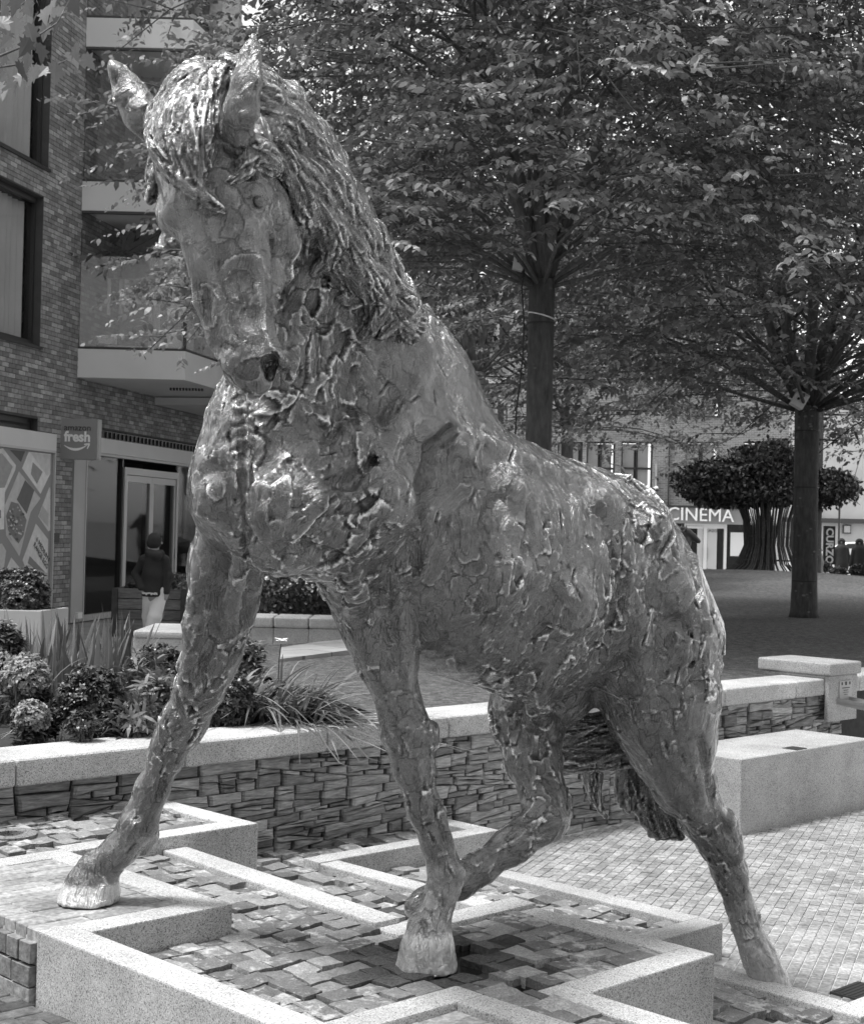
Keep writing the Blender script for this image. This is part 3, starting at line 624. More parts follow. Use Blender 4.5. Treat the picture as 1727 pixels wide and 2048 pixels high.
def hair_mesh(name, prims, label, seed, h=.0095, cnt=420, L=(.04, .11), W=(.006, .013), hh=(.003, .008)):
    v, f = sdf_mesh(prims, (), h); v, f, nn = subdivide(v, f)
    v2, fl, cv, fw_ = sculpt(v, f, nn, bones_of(prims), [(cnt//2, L, W, hh, 9, None), (int(cnt*.2), (L[0]*.7, L[1]*.8), (.0025, .004), (-.008, -.004), 8, None)], seed=seed, lump=.004, lump_scale=16, facets=[(cnt, .10, .016, .0030, .08, 6, None, .9), (cnt*2, .06, .008, .0013, .08, 6, None, .7)])
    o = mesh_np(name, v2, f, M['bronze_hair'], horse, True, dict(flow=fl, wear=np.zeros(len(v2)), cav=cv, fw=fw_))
    if label: o['label'] = label
    return o
hair_mesh('mane', Mn, 'thick mane of twisted bronze locks falling over the near side of the neck', 31, cnt=900)
# forelock
Fl = []
for i in range(20):
    s = rr.rand(); a = np.array([338+s*92, 205-78*s+rr.uniform(-6, 30)]); e = np.array([330+s*75, 300+50*rr.rand()+30*(1-s)])
    c = (a+e)/2+np.array([-30+s*30, -8]); Fl += lock(a, c, e, rr.uniform(18, 29), rr.uniform(7, 12), 4.0, rr.uniform(-.2, .7), 8, .006, 10, rr=rr)
for (a, c, e, r0, r1) in [((318, 215), (300, 330), (446, 420), 24, 11), ((335, 240), (318, 330), (432, 408), 22, 10), ((360, 255), (345, 330), (420, 392), 20, 9), ((385, 240), (375, 310), (405, 360), 18, 9), ((335, 195), (292, 270), (345, 345), 22, 10), ((408, 215), (402, 280), (412, 335), 18, 9),
                          ((500, 235), (548, 300), (462, 366), 20, 9), ((516, 260), (545, 320), (478, 362), 17, 8), ((488, 250), (520, 300), (470, 352), 15, 8), ((420, 140), (345, 165), (322, 250), 20, 12), ((455, 130), (400, 190), (392, 280), 19, 10), ((400, 130), (320, 180), (310, 250), 18, 12), ((430, 160), (410, 230), (425, 300), 15, 8),
                          ((530, 250), (560, 262), (548, 292), 20, 16), ((525, 320), (550, 335), (574, 362), 20, 10)]:
    Fl += lock(a, c, e, r0, r1, 4.0, .8, 9, .010, 4, rr=rr)
hair_mesh('forelock', Fl, 'long forelock swept across the brow of the bronze horse', 33, cnt=420)
# tufts of the mane seen beyond the cheek
Tf = []
for (a, c, e, r0, r1, d0, d1) in [((330, 300), (318, 345), (288, 402), 17, 7, 4.22, 4.2), ((345, 320), (330, 380), (300, 405), 18, 9, 4.24, 4.22), ((352, 440), (345, 470), (312, 497), 16, 9, 4.25, 4.2), ((375, 455), (365, 480), (335, 490), 13, 7, 4.25, 4.2), ((400, 500), (380, 520), (362, 536), 12, 8, 4.2, 4.18), ((330, 280), (305, 320), (300, 380), 13, 6, 4.2, 4.22),
                                 ((380, 440), (400, 470), (385, 500), 22, 14, 4.26, 4.24)]:
    Tf += lock(a, c, e, r0, r1, 4.2, 0, 7, .01, 3, (d0, d1), rr)
hair_mesh('mane_tuft', Tf, 'loose tufts of mane hanging beyond the far cheek', 35, cnt=120)
# tail, swung between the hind legs
Tl = []
for i in range(26):
    s = rr.rand(); y = 1440+s*90; a = (1330+rr.rand()*40, 1380+s*110); c = (1230, y-10+rr.normal(0, 8)); e = (1118+rr.rand()*30, y+rr.uniform(-12, 40))
    Tl += lock(a, c, e, rr.uniform(13, 18), rr.uniform(6, 11), 6.1, 0, 8, .012, 5, (6.05, 5.9), rr)
for i in range(24):
    s = rr.rand(); a = (1255+s*60, 1480+rr.rand()*50); c = (1235+s*70, 1585); e = (1262+s*100+rr.rand()*12, 1655+s*14+rr.rand()*12) if s > .3 else (1236+s*100, 1580+rr.rand()*60)
    Tl += lock(a, c, e, rr.uniform(12, 17), rr.uniform(5, 9), 6.1, 0, 8, .012, 5, (6.12, 6.05), rr)
Tl += lock((1186, 1520), (1175, 1570), (1212, 1632), 17, 9, 6.0, 0, 8, .012, 4, (6.0, 5.98), rr) + lock((1178, 1530), (1178, 1560), (1186, 1600), 12, 8, 6.0, 0, 6, .012, 4, (6.0, 6.0), rr)
hair_mesh('tail', Tl, 'heavy tail of long bronze strands swinging between the hind legs', 37, h=.0105, cnt=480, L=(.07, .16))

at = _at
# ------------------------------------------------------------------ the square: ground, stepped basins, wall, bench
def onu(x, y, u):
    r = ray(x, y); return CP+r*((u-CP@GU)/(r@GU))
def onv(x, y, v):
    r = ray(x, y); return CP+r*((v-CP@GV)/(r@GV))
def rect(mb, u0, u1, v0, v1, z, zb, z1=None):
    """block from u0..u1, v0..v1; top z (at v1: z1)"""
    z1 = z if z1 is None else z1
    T = [uvz(u0, v0, z), uvz(u1, v0, z), uvz(u1, v1, z1), uvz(u0, v1, z1)]
    mb.prism(T, zb); return mb
gs = MB(); gs.add([(-400, -40, -.02), (600, -40, -.02), (600, 900, -.02), (-400, 900, -.02)], [(0, 1, 2, 3)]); g = gs.build('ground', M['asphalt']); tag(g, kind='structure')

def kerb(parent, pieces, mat='granite'):
    """pieces: (u0, u1, v0, v1, z, zb[, z1]); long bars are cut into separate granite blocks"""
    for p in pieces:
        u0, u1, v0, v1, z, zb = p[:6]; z1 = p[6] if len(p) > 6 else z
        lu, lv = u1-u0, v1-v0; n = max(1, int(round(max(lu, lv)/1.15)))
        for i in range(n):
            a, b = i/n, (i+1)/n; g_ = .0015
            if lu >= lv: q = (u0+lu*a+(g_ if i else 0), u0+lu*b-(g_ if i < n-1 else 0), v0, v1, z, zb)
            else: q = (u0, u1, v0+lv*a+(g_ if i else 0), v0+lv*b-(g_ if i < n-1 else 0), z+(z1-z)*a, zb, z+(z1-z)*b)
            rect(MB(), *q).build('granite_kerb', M[mat], parent, bevel=.006)
R_ = random.Random(5)
def tile_mesh(seed, s=.1, t=.035):
    r = random.Random(seed); m = bpy.data.meshes.new('tile'); bm = bmesh.new()
    n = 3; g = {}
    for i in range(n+1):
        for j in range(n+1):
            x = (i/n-.5)*s; y = (j/n-.5)*s; e = (i in (0, n)) or (j in (0, n))
            if e: x += r.uniform(-.0035, .0035); y += r.uniform(-.0035, .0035)
            g[i, j] = bm.verts.new((x, y, (r.uniform(-.003, .001) if e else r.uniform(-.001, .0025))))
    for i in range(n):
        for j in range(n): bm.faces.new((g[i, j], g[i+1, j], g[i+1, j+1], g[i, j+1]))
    loop = [g[i, 0] for i in range(n)]+[g[n, j] for j in range(n)]+[g[i, n] for i in range(n, 0, -1)]+[g[0, j] for j in range(n, 0, -1)]
    low = [bm.verts.new((v.co.x*1.0, v.co.y*1.0, -t)) for v in loop]
    for k in range(len(loop)): bm.faces.new((loop[k], low[k], low[(k+1) % len(loop)], loop[(k+1) % len(loop)]))
    bmesh.ops.recalc_face_normals(bm, faces=bm.faces); bm.to_mesh(m); bm.free(); m.materials.append(M['tile']); return m
TM = [tile_mesh(i) for i in range(14)]
M['tile_wet'] = slate('wet_tile', .07, (30, 30, 30), 'obj', 0, .16, .5)
TW = [m.copy() for m in TM]
for m in TW: m.materials.clear(); m.materials.append(M['tile_wet'])
ROT = math.atan2(GU[1], GU[0])
def tiles(parent, regions, z, cell=.092, tilt=.045, lift=.009, skip=None, missing=.04, zfn=None, seed=1, wet=None):
    r = random.Random(seed); n = 0
    for (u0, u1, v0, v1) in regions:
        nv = max(1, int(round((v1-v0)/cell))); dv = (v1-v0)/nv
        for j in range(nv):
            off = r.uniform(0, .6)*cell; u = u0-off; vv = v0+(j+.5)*dv
            while u < u1-.012:
                L = cell*r.choice([.85, 1, 1, 1.1, 1.25]); a = max(u, u0); b = min(u+L, u1); u += L
                if b-a < .03: continue
                if r.random() < missing or (skip and skip((a+b)/2, vv)): continue
                zz = zfn((a+b)/2, vv) if zfn else z
                mi = r.randrange(14); o = bpy.data.objects.new('tile', TW[mi] if (wet and wet((a+b)/2, vv, r)) else TM[mi]); COL.objects.link(o); o.parent = parent; o.matrix_parent_inverse = Matrix.Translation(-parent.location)
                c = uvz((a+b)/2, vv, zz+r.uniform(-lift, lift*.7)); o.location = Vector(tuple(c))
                o.rotation_euler = (r.gauss(0, tilt)+.03, r.gauss(0, tilt), ROT+r.gauss(0, .025)); o.scale = ((b-a-r.uniform(.003, .010))/.1, (dv-r.uniform(.003, .010))/.1, 1); n += 1
    return n
BED = [.05]
def basin(label, kerbs, floor, fz, loc, mat='granite', reg=None, **kw):
    e = empty('granite_basin', uvz(*loc), label, 'fountain basin', 'stepped granite fountain basins')
    kerb(e, kerbs, mat)
    for (u0, u1, v0, v1) in floor:
        rect(MB(), u0+.001, u1-.001, v0+.001, v1-.001, fz-.036, min(fz-.1, -.05)+0).build('bed', M['joint'], e)
    tiles(e, reg or floor, fz, **kw); return e
Z0 = -.1
# P1: smooth paved platform under the stretched fore hoof
P1 = empty('granite_platform', uvz(2.7, 4.5, 0), 'brick paved platform edged with pale granite under the stretched fore hoof', 'platform')
kerb(P1, [(2.37, 2.487, 1.4, 4.09, .50, Z0), (2.487, 3.02, 3.975, 4.09, .50, Z0), (2.905, 3.02, 4.09, 4.925, .50, Z0), (2.37, 3.02, 4.925, 5.045, .50, Z0)])
rect(MB(), 2.375, 2.90, 4.095, 4.92, .470, Z0).build('bed', M['sett_joint'], P1)
def paver_mesh(l, w_, t=.04):
    b = MB(); b.box((0, 0, -t/2), (l/2, 0, 0), (0, w_/2, 0), (0, 0, t/2)); o = b.build('paver', M['paver'], None, bevel=.003, seg=1); m = o.data; bpy.data.objects.remove(o); return m
pm = paver_mesh(.196, .062)
def pavers(parent, u0, u1, v0, v1, z, along_v=True, mesh=pm, mat=None, name='paver', seed=2, L=.2, W_=.066, jit=.0015):
    r = random.Random(seed); nn = int((u1-u0)/W_) if along_v else int((v1-v0)/W_); wd = ((u1-u0) if along_v else (v1-v0))/nn
    for i in range(nn):
        s = (v0 if along_v else u0)-r.choice([0, .5, .25])*L; end = v1 if along_v else u1; beg = v0 if along_v else u0
        while s < end-.01:
            a, b = max(s, beg), min(s+L, end); s += L
            if b-a < .03: continue
            o = bpy.data.objects.new(name, mesh); COL.objects.link(o); o.parent = parent; o.matrix_parent_inverse = Matrix.Translation(-parent.location)
            c = uvz(u0+(i+.5)*wd, (a+b)/2, z+r.uniform(-jit, jit)) if along_v else uvz((a+b)/2, v0+(i+.5)*wd, z+r.uniform(-jit, jit))
            o.location = Vector(tuple(c)); o.rotation_euler = (r.gauss(0, .006), r.gauss(0, .006), ROT+(math.pi/2 if along_v else 0)); o.scale = ((b-a-.004)/.196, (wd-.004)/.062, 1)
pavers(P1, 2.372, 2.905, 4.09, 4.925, .498, False)
# left brick face of the platform
bf = MB(); r = random.Random(8); zz = .455
for row in range(5):
    s = 4.092-(row % 2)*.08; first = row == 0
    while s < 7.4:
        L = .07 if row in (0, 3) else .19; a, b = max(s, 4.092), s+L; s += L+.004
        if b-a > .02:
            c = uvz(2.366-r.uniform(0, .003), (a+b)/2, zz-.03+(.0 if not first else .005)); q = MB().box(c, GU*.015, GV*((b-a)/2-.002), (0, 0, .031)); q.build('face_brick', M['face_brick'], P1, bevel=.002, seg=1)
    zz -= .066
rect(MB(), 2.378, 2.48, 4.095, 7.4, .452, Z0).build('backing', M['joint'], P1)
# dark wet paving bottom left
LB = empty('wet_basin_floor', uvz(2.0, 4.0, .2), kind='structure'); za = onu(73, 1988, 2.37)[2]; zb_ = onu(162, 2048, 2.37)[2]
ws = MB(); ws.add([uvz(-.5, 1, .26), uvz(2.37, 1, .26), uvz(2.37, 7.4, .26), uvz(-.5, 7.4, .26)], [(0, 1, 2, 3)]); ws.build('bed', M['joint'], LB)
M['wet'] = slate('wet_paver', .10, (10, 10, 10), 'obj', 0, .22, .4)
pw = pm.copy(); pw.materials.clear(); pw.materials.append(M['wet'])
pavers(LB, 1.55, 2.362, 3.2, 5.0, .283, False, pw, name='wet_paver', seed=4, jit=.003)
# P0: back left
basin('upper basin of rough grey tiles against the slate wall behind the stretched fore hoof', [(3.02, 3.91, 4.985, 5.10, .50, Z0), (3.795, 3.91, 5.10, 5.64, .50, Z0)],
      [(1.6, 3.795, 5.10, 5.64), ], .492, (3.4, 5.3, 0), seed=11, missing=.05, reg=[(2.2, 3.795, 5.10, 5.64)], lift=.015, tilt=.06)
# P2: middle, under the standing fore hoof
hp = onz(852, 1925, .385); hu, hv = hp@GU, hp@GV
def pud(u, v): return (u-hu-.02)**2/.125**2+(v-hv)**2/.10**2 < 1 or (abs(u-hu-.22) < .06 and abs(v-hv+.02) < .05)
P2 = basin('broad middle basin of rough grey tiles where the standing fore hoof rests', [(3.435, 3.55, 3.735, 4.985, .418, Z0, .45), (3.435, 4.12, 3.62, 3.735, .40, Z0), (4.005, 4.12, 2.96, 3.62, .385, Z0), (3.485, 4.12, 2.845, 2.96, .385, Z0), (3.37, 3.485, 1.4, 2.96, .385, Z0)],
      [(2.487, 3.435, 3.07, 3.975), (3.02, 3.435, 3.975, 4.985), (3.435, 4.005, 2.96, 3.62), (3.15, 3.37, 1.4, 3.07)], .40, (3.3, 3.5, 0), seed=12, skip=pud, missing=.02,
      wet=lambda u, v, r: ((u-hu-.03)/.34)**2+((v-hv)/.24)**2 < .55+.6*r.random(),
      zfn=lambda u, v: .384+.05*max(0, min(1, (v-3.3)/1.6)))
w_ = MB(); th = np.linspace(0, 2*math.pi, 40, endpoint=False); rr_ = np.random.RandomState(3)
w_.add([uvz(hu+.04+.23*math.cos(a)*(1+.15*rr_.rand()), hv+.14*math.sin(a)*(1+.2*rr_.rand()), .3655) for a in th], [tuple(range(40))]); w_.build('puddle', M['water'], P2)
# F: bottom centre, smooth paved
F_ = empty('granite_platform', uvz(2.9, 2.8, 0), 'small brick paved platform edged with granite at the foot of the picture', 'platform')
kerb(F_, [(2.487, 3.15, 2.96, 3.07, .42, Z0), (3.04, 3.15, 1.4, 2.96, .42, Z0)]); rect(MB(), 2.49, 3.035, 1.4, 2.955, .37, Z0).build('bed', M['sett_joint'], F_)
pavers(F_, 2.487, 3.04, 2.3, 2.96, .398, False, seed=9)
# P3 + L
P3 = basin('low basin of dark wet tiles along the slate wall behind the forelegs', [(4.45, 5.645, 5.22, 5.335, .22, Z0), (5.53, 5.645, 5.335, 5.64, .22, Z0), (4.45, 4.565, 3.735, 5.22, .215, Z0)],
      [(3.55, 4.45, 3.735, 5.64), (4.45, 5.53, 5.335, 5.64)], .185, (4.1, 4.9, 0), seed=13, wet=lambda u, v, r: r.random() < (.6 if (u-3.95)**2+(v-4.9)**2 < .06 else .05), missing=.04, lift=.015, tilt=.06)
P4 = basin('narrow lower basin of tiles beside the paved square, right of the lifted hoof', [(5.13, 5.245, 3.70, 5.22, .15, Z0), (4.12, 5.245, 3.585, 3.70, .15, Z0)],
      [(4.565, 5.13, 3.70, 5.22), (4.12, 4.565, 3.70, 3.735)], .125, (4.9, 4.3, 0), seed=14, mat='granite_seat', missing=.05, lift=.015)
P5 = basin('lowest basin of loose dark tiles in front of the rear hoof on the ground', [(4.835, 4.96, 2.84, 3.585, .06, Z0), (4.835, 6.4, 2.72, 2.84, .06, Z0)],
      [(4.12, 4.835, 2.72, 3.585), (3.485, 6.4, 1.6, 2.72)], .045, (4.5, 3.1, 0), seed=15, missing=.06, tilt=.075, lift=.016, reg=[(4.12, 4.835, 2.72, 3.585), (3.7, 5.4, 2.2, 2.72)])
# ---- sett paving of the lower square
SQ = empty('sett_paving', uvz(6.5, 4.5, 0), kind='structure')
DA = np.array([math.cos(math.radians(69)), math.sin(math.radians(69)), 0]); DB = np.array([DA[1], -DA[0], 0])
bedm = MB(); bedm.add([uvz(4.97, 2.845, -.006), uvz(14, 2.845, -.006), uvz(14, 5.69, -.006), uvz(4.97, 5.69, -.006)], [(0, 1, 2, 3)])
bedm.build('bed', M['sett_joint'], SQ)
sm = MB(); sm.box((0, 0, -.012), (.031, 0, 0), (0, .0225, 0), (0, 0, .012)); so_ = sm.build('sett', M['sett_obj'], None, bevel=.003, seg=1); SM = so_.data; bpy.data.objects.remove(so_)
cand = []; r = random.Random(6)
LA, WB = .066, .049
for i in range(-140, 200):
    off = r.choice([0, .33, .5, .66])
    for j in range(0, 190):
        p = DB*(i*WB)+DA*((j+off)*LA); u, v = p@GU, p@GV
        if (5.28 if v > 3.55 else 5.0) < u < 12.5 and 2.87 < v < 5.62 and not (7.42 < u < 9.0 and 5.0 < v) and not (u < 5.67 and v > 5.2):
            q = p-CP; k = q@CF; 
            if k < .5: continue
            x = 863.5+FOC*(q@CR)/k; y = 1024-FOC*(q@CU)/k
            if -60 < x < 1790 and y < 2100: cand.append((k, p))
cand.sort(key=lambda c: c[0]); SA = math.radians(69)
for k, p in cand[:290]:
    o = bpy.data.objects.new('sett', SM); COL.objects.link(o); o.parent = SQ; o.matrix_parent_inverse = Matrix.Translation(-SQ.location)
    o.location = Vector((p[0], p[1], r.uniform(-.002, .002))); o.rotation_euler = (r.gauss(0, .01), r.gauss(0, .01), SA+r.gauss(0, .01))
V_ = []; F4 = []
base = np.array([(-1, -1), (1, -1), (1, 1), (-1, 1)])
P_ = np.array([c[1] for c in cand[290:]]); m_ = len(P_); jz = np.random.RandomState(2).uniform(-.002, .002, m_)
Vt = np.zeros((m_, 8, 3)); 
for c_, (a, b) in enumerate(base):
    ang = np.random.RandomState(c_).normal(0, .0008, (m_, 2))
    Vt[:, c_, :] = P_+DA*(a*.0300)+DB*(b*.0218); Vt[:, c_, 2] = jz+ang[:, 0]; Vt[:, c_+4, :] = P_+DA*(a*.0312)+DB*(b*.0228); Vt[:, c_+4, 2] = -.012
f0 = np.array([(3, 2, 1, 0)]+[(i, (i+1) % 4, (i+1) % 4+4, i+4) for i in range(4)])
mesh_np('far_setts', Vt.reshape(-1, 3), (np.arange(m_)[:, None, None]*8+f0[None]).reshape(-1, 4)[:, ::-1], M['sett'], SQ)['kind'] = 'stuff'
# ---- retaining wall of slate with granite coping
WV = 5.65
wall = empty('retaining_wall', uvz(6, WV, 0), 'low wall of dark split slate under a pale granite coping', 'wall')
rect(MB(), 1.5, 16, WV+.035, WV+.30, .638, Z0).build('core', M['joint'], wall)
def split(poly_, depth, r):
    P = [np.array(p) for p in poly_]; lo = np.min(P, 0); hi = np.max(P, 0); w2, h2 = hi-lo
    tw, th_ = r.uniform(.14, .48), r.uniform(.03, .105)
    if (w2 < tw and h2 < th_) or depth > 12: return [P]
    if w2/tw > h2/th_:
        x = lo[0]+w2*r.uniform(.35, .65); sl = r.choice([0, 0, r.uniform(-.5, .5)]); n = np.array([1, sl]); c = np.array([x, (lo[1]+hi[1])/2])
    else:
        y = lo[1]+h2*r.uniform(.35, .65); sl = r.choice([0, r.uniform(-.10, .10), r.uniform(-.22, .22)]); n = np.array([sl, 1]); c = np.array([(lo[0]+hi[0])/2, y])
    A, B_ = [], []
    for i in range(len(P)):
        p, q = P[i], P[(i+1) % len(P)]; dp, dq = (p-c)@n, (q-c)@n
        if dp <= 0: A.append(p)
        if dp >= 0: B_.append(p)
        if dp*dq < 0: x = p+(q-p)*dp/(dp-dq); A.append(x); B_.append(x)
    if len(A) < 3 or len(B_) < 3: return [P]
    return split(A, depth+1, r)+split(B_, depth+1, r)
def slate_stones(u0, u1, z0, z1, seed, parent, f=None):
    r = random.Random(seed); out = 0
    ps = split([(u0, z0), (u1, z0), (u1, z1), (u0, z1)], 0, r)
    for P in ps:
        c = np.mean(P, 0); s = .0045; dep = r.uniform(.0, .028); ins = .010; rel = r.uniform(-.012, .012), r.uniform(-.02, .02)
        Q = []
        for p in P:
            d = c-p; l = np.linalg.norm(d)+1e-6; Q.append(p+d/l*min(s*1.5, l*.3))
        # subdivide edges once for an uneven outline
        E2 = []
        for i in range(len(Q)):
            a, b = Q[i], Q[(i+1) % len(Q)]; E2.append(a); mid = (a+b)/2
            if np.linalg.norm(b-a) > .06: E2.append(mid+np.array([r.uniform(-.004, .004), r.uniform(-.004, .004)]))
        n = len(E2); mb = MB()
        def pt(q, d): return uvz(q[0], WV+.03-d, q[1])
        outer = [pt(q, -.02) for q in E2]; rim = [pt(q, dep+r.uniform(-.002, .002)) for q in E2]
        inn = [pt(q+(c-q)*min(.35, ins/(np.linalg.norm(c-q)+1e-6)), dep+.008+(q-c)@np.array([rel[0]*3, rel[1]*4])+r.uniform(-.002, .003)) for q in E2]
        cen = pt(c, dep+.010+r.uniform(-.003, .006))
        Vv = outer+rim+inn+[cen]; Ff = [(i, (i+1) % n, n+(i+1) % n, n+i) for i in range(n)]+[(n+i, n+(i+1) % n, 2*n+(i+1) % n, 2*n+i) for i in range(n)]+[(2*n+i, 2*n+(i+1) % n, 3*n) for i in range(n)]
        mb.add(Vv, Ff); mb.build('slate_stone', M['slate'], parent); out += 1
    return out
n1 = slate_stones(2.55, 3.9, .44, .636, 3, wall)+slate_stones(3.9, 5.6, .12, .636, 4, wall)+slate_stones(5.6, 9.7, -.04, .636, 7, wall)
for a in np.arange(2.3, 12.6, .84):
    rect(MB(), a+.002, a+.838, WV-.04, WV+.315, .755, .64).build('coping_stone', M['granite'], wall, bevel=.018, seg=3)
# pier with a cap and a steel spout
pr = empty('drinking_fountain_pier', uvz(9.4, WV, .5), 'granite pier with small notice and steel spout set in the slate wall above the bench', 'drinking fountain')
a_ = onv(1655, 1445, WV-.075); b_ = onv(1712, 1432, WV-.075); u0, u1 = a_@GU, b_@GU
rect(MB(), u0, u1, WV-.075, WV-.043, .776, a_[2]).build('pier', M['granite_seat'], pr, bevel=.004)
rect(MB(), u0, u1, WV-.043, WV+.45, .776, .757).build('neck', M['granite_seat'], pr, bevel=.004)
rect(MB(), u0-.02, u1+.02, WV-.10, WV+.50, .868, .778).build('cap', M['granite_seat'], pr, bevel=.02, seg=3)
pa, pb = onv(1678, 1363, WV-.079), onv(1701, 1396, WV-.079)
pl = MB(); pl.prism([uvz(pa@GU, WV-.083, pa[2]), uvz(pb@GU, WV-.083, pa[2]), uvz(pb@GU, WV-.083, pb[2]), uvz(pa@GU, WV-.083, pb[2])], off=GV*.008); pl.build('notice', M['panel_shade'], pr)
gl = MB(); du = pb@GU-pa@GU; hz_ = pa[2]-pb[2]
for (x0, x1, y0, y1) in [(.12, .24, .06, .22), (.42, .58, .04, .24), (.76, .88, .06, .22), (.18, .82, .36, .41), (.3, .7, .50, .54), (.25, .75, .62, .65), (.35, .65, .74, .77)]:
    gl.add([uvz(pa@GU+du*x, WV-.0845, pa[2]-hz_*y) for x, y in ((x0, y0), (x0, y1), (x1, y1), (x1, y0))], [(0, 1, 2, 3)])
gl.build('printed_marks', M['black'], pr)
s0 = onv(1672, 1404, WV-.076); su = s0@GU; sz = s0[2]; sp = MB()
T = [uvz(su, WV-.08, sz+.03), uvz(su, WV-.42, sz+.012), uvz(su+.16, WV-.42, sz+.012), uvz(su+.16, WV-.08, sz+.03)]
sp.prism([uvz(su, WV-.08, sz), uvz(su, WV-.42, sz-.02), uvz(su+.16, WV-.42, sz-.02), uvz(su+.16, WV-.08, sz)], off=(0, 0, -.006))
for uu in (su, su+.156): sp.prism([uvz(uu, WV-.08, sz+.03), uvz(uu, WV-.42, sz+.0), uvz(uu+.004, WV-.42, sz+.0), uvz(uu+.004, WV-.08, sz+.03)], off=(0, 0, -.05))
sp.build('spout', M['steel'], pr)
# bench
be = empty('granite_bench', uvz(8.2, 5.3, 0), 'solid pale granite block bench standing on the paving by the slate wall', 'bench')
rect(MB(), 7.454, 8.93, 4.99, 5.55, .445, -.02).build('block', M['granite_seat'], be, bevel=.012, seg=3)
q = onz(1588, 1497, .446); qu, qv = q@GU, q@GV
rect(MB(), qu-.06, qu+.06, qv-.05, qv+.05, .449, .44).build('inset_plate', M['dark_metal'], be)
q = onz(1722, 1990, .001)
dg = empty('drain_grate', q, 'small dark drain grate in the sett paving at the right edge', 'drain grate')
rect(MB(), q@GU-.08, q@GU+.13, q@GV-.06, q@GV+.09, .0075, -.01).build('grate', M['dark_metal'], dg)
for i in range(7): 
    rect(MB(), q@GU-.07, q@GU+.12, q@GV-.05+i*.020, q@GV-.042+i*.020, .0095, .006).build('bar', M['dark_metal'], dg)
q = onz(20, 1672, .50)
dr = empty('ring_cover', q, 'round granite ring set among the rough tiles at the left edge', 'ring cover'); bm = bmesh.new()
for (ra, rb, za_, zb2) in [(.052, .105, .51, .46)]:
    N_ = 32; vs = [[bm.verts.new((q[0]+rad*math.cos(2*math.pi*i/N_), q[1]+rad*math.sin(2*math.pi*i/N_), z)) for i in range(N_)] for rad, z in ((ra, zb2), (ra, za_), (rb, za_), (rb, zb2))]
    for k in range(3):
        for i in range(N_): bm.faces.new((vs[k][i], vs[k][(i+1) % N_], vs[k+1][(i+1) % N_], vs[k+1][i]))
me = bpy.data.meshes.new('ring'); bmesh.ops.recalc_face_normals(bm, faces=bm.faces); bm.to_mesh(me); bm.free(); link('ring', me, dr, M['granite_dark'])
# ---- lawn with a mound, planting bed soil, path
YS = np.concatenate([np.linspace(8.17, 20, 60), np.linspace(20.4, 62, 100)]); SS = np.linspace(0, 1, 70)
XL = np.interp(YS, [8.17, 11.7, 12.6, 14.2, 20, 30, 40, 62], [-.16, -1.75, -2.0, -.5, 1.2, 4.5, 5.5, 6.0]); XR = np.minimum(26, (.7147*YS-WV-.31)/.6995)
XR = np.maximum(XR, XL+.01); GX = XL[None, :]+(XR-XL)[None, :]*SS[:, None]; GY = np.repeat(YS[None, :], 70, 0)
mx, my = (1560-863.5)/FOC*33, 33.0
H_ = .70+.28*np.exp(-((GX-mx)**2/3.6**2+(GY-my)**2/6.0**2))-.75*np.clip((GY-41)/12, 0, 1)+.015*np.sin(GX*1.3)*np.cos(GY*.9)
idx_ = np.arange(GX.size).reshape(GX.shape); q4 = np.stack([idx_[:-1, :-1], idx_[1:, :-1], idx_[1:, 1:], idx_[:-1, 1:]], -1).reshape(-1, 4)
lw = mesh_np('lawn', np.stack([GX.ravel(), GY.ravel(), H_.ravel()], 1), q4, M['lawn'], None, True); tag(lw, kind='structure')
def lawn_z(x, y): return .70+.28*math.exp(-((x-mx)**2/3.6**2+(y-my)**2/6.0**2))
sb = MB(); sb.prism([uvz(1.5, WV+.30, .66), uvz(5.95, WV+.30, .66), np.array([-.7, 11.9, .66]), np.array([-1.5, 12.3, .66]), uvz(3.2, WV+2.6, .66), uvz(1.5, WV+1.6, .66)], Z0); tag(sb.build('planting_bed', M['soil']), kind='structure')
pth = MB(); pts = [(560, 1318), (700, 1300), (880, 1282), (880, 1262), (640, 1283), (560, 1295)]; pth.prism([onz(x, y, .735) for x, y in pts][::-1], Z0); tag(pth.build('path', M['asphalt']), kind='structure')
# ------------------------------------------------------------------ buildings round the square
HS = 1.0
FD = np.array([.191, .982, 0]); FN = np.array([.982, -.191, 0]); FO = np.array([-6.22, 24.5, 0])
def fpt(s, z, out=0): return FO+FD*s+FN*out+np.array([0, 0, z])
def onF(x, y, out=0):
    r = ray(x, y); o = FO+FN*out; P = CP+r*((o-CP)@FN/(r@FN)); return (P-FO)@FD, P[2]
def fbox(name, s0, s1, z0, z1, o0, o1, mat, parent, bevel=0, lab=None):
    b = MB(); b.prism([fpt(s0, z1, o0), fpt(s1, z1, o0), fpt(s1, z1, o1), fpt(s0, z1, o1)], z0); o = b.build(name, M[mat], parent, bevel=bevel)
    if lab: o['label'] = lab
    return o
def screen(P):
    q = np.array(P)-CP; k = q@CF; return 863.5+FOC*(q@CR)/k, 1024-FOC*(q@CU)/k, k
apt = empty('apartment_building', fpt(0, 0), 'dark brick apartment building with glazed balconies and a shop front at street level', 'building')
sA, zA = onF(97, 338); sB, zB0 = onF(88, 395); _, zB1 = onF(88, 695); sL = onF(-160, 300)[0]
zG = onF(60, 835)[1]
LB_ = 4.06
fac_z = onF(250, 884)[1]; lou_z = onF(250, 866)[1]
sP0, sP1 = onF(103, 1100)[0], onF(141, 1100)[0]
opens = [(sL, sA, zA, 12.2), (sL, sB, zB1, zB0), (sL, onF(76, 835)[0], 0, zG), (sP1, 14, 0, lou_z)]
bl, bh, bd = .222, .075, .1
cand = []; r = random.Random(3); row = 0; z = 0.0
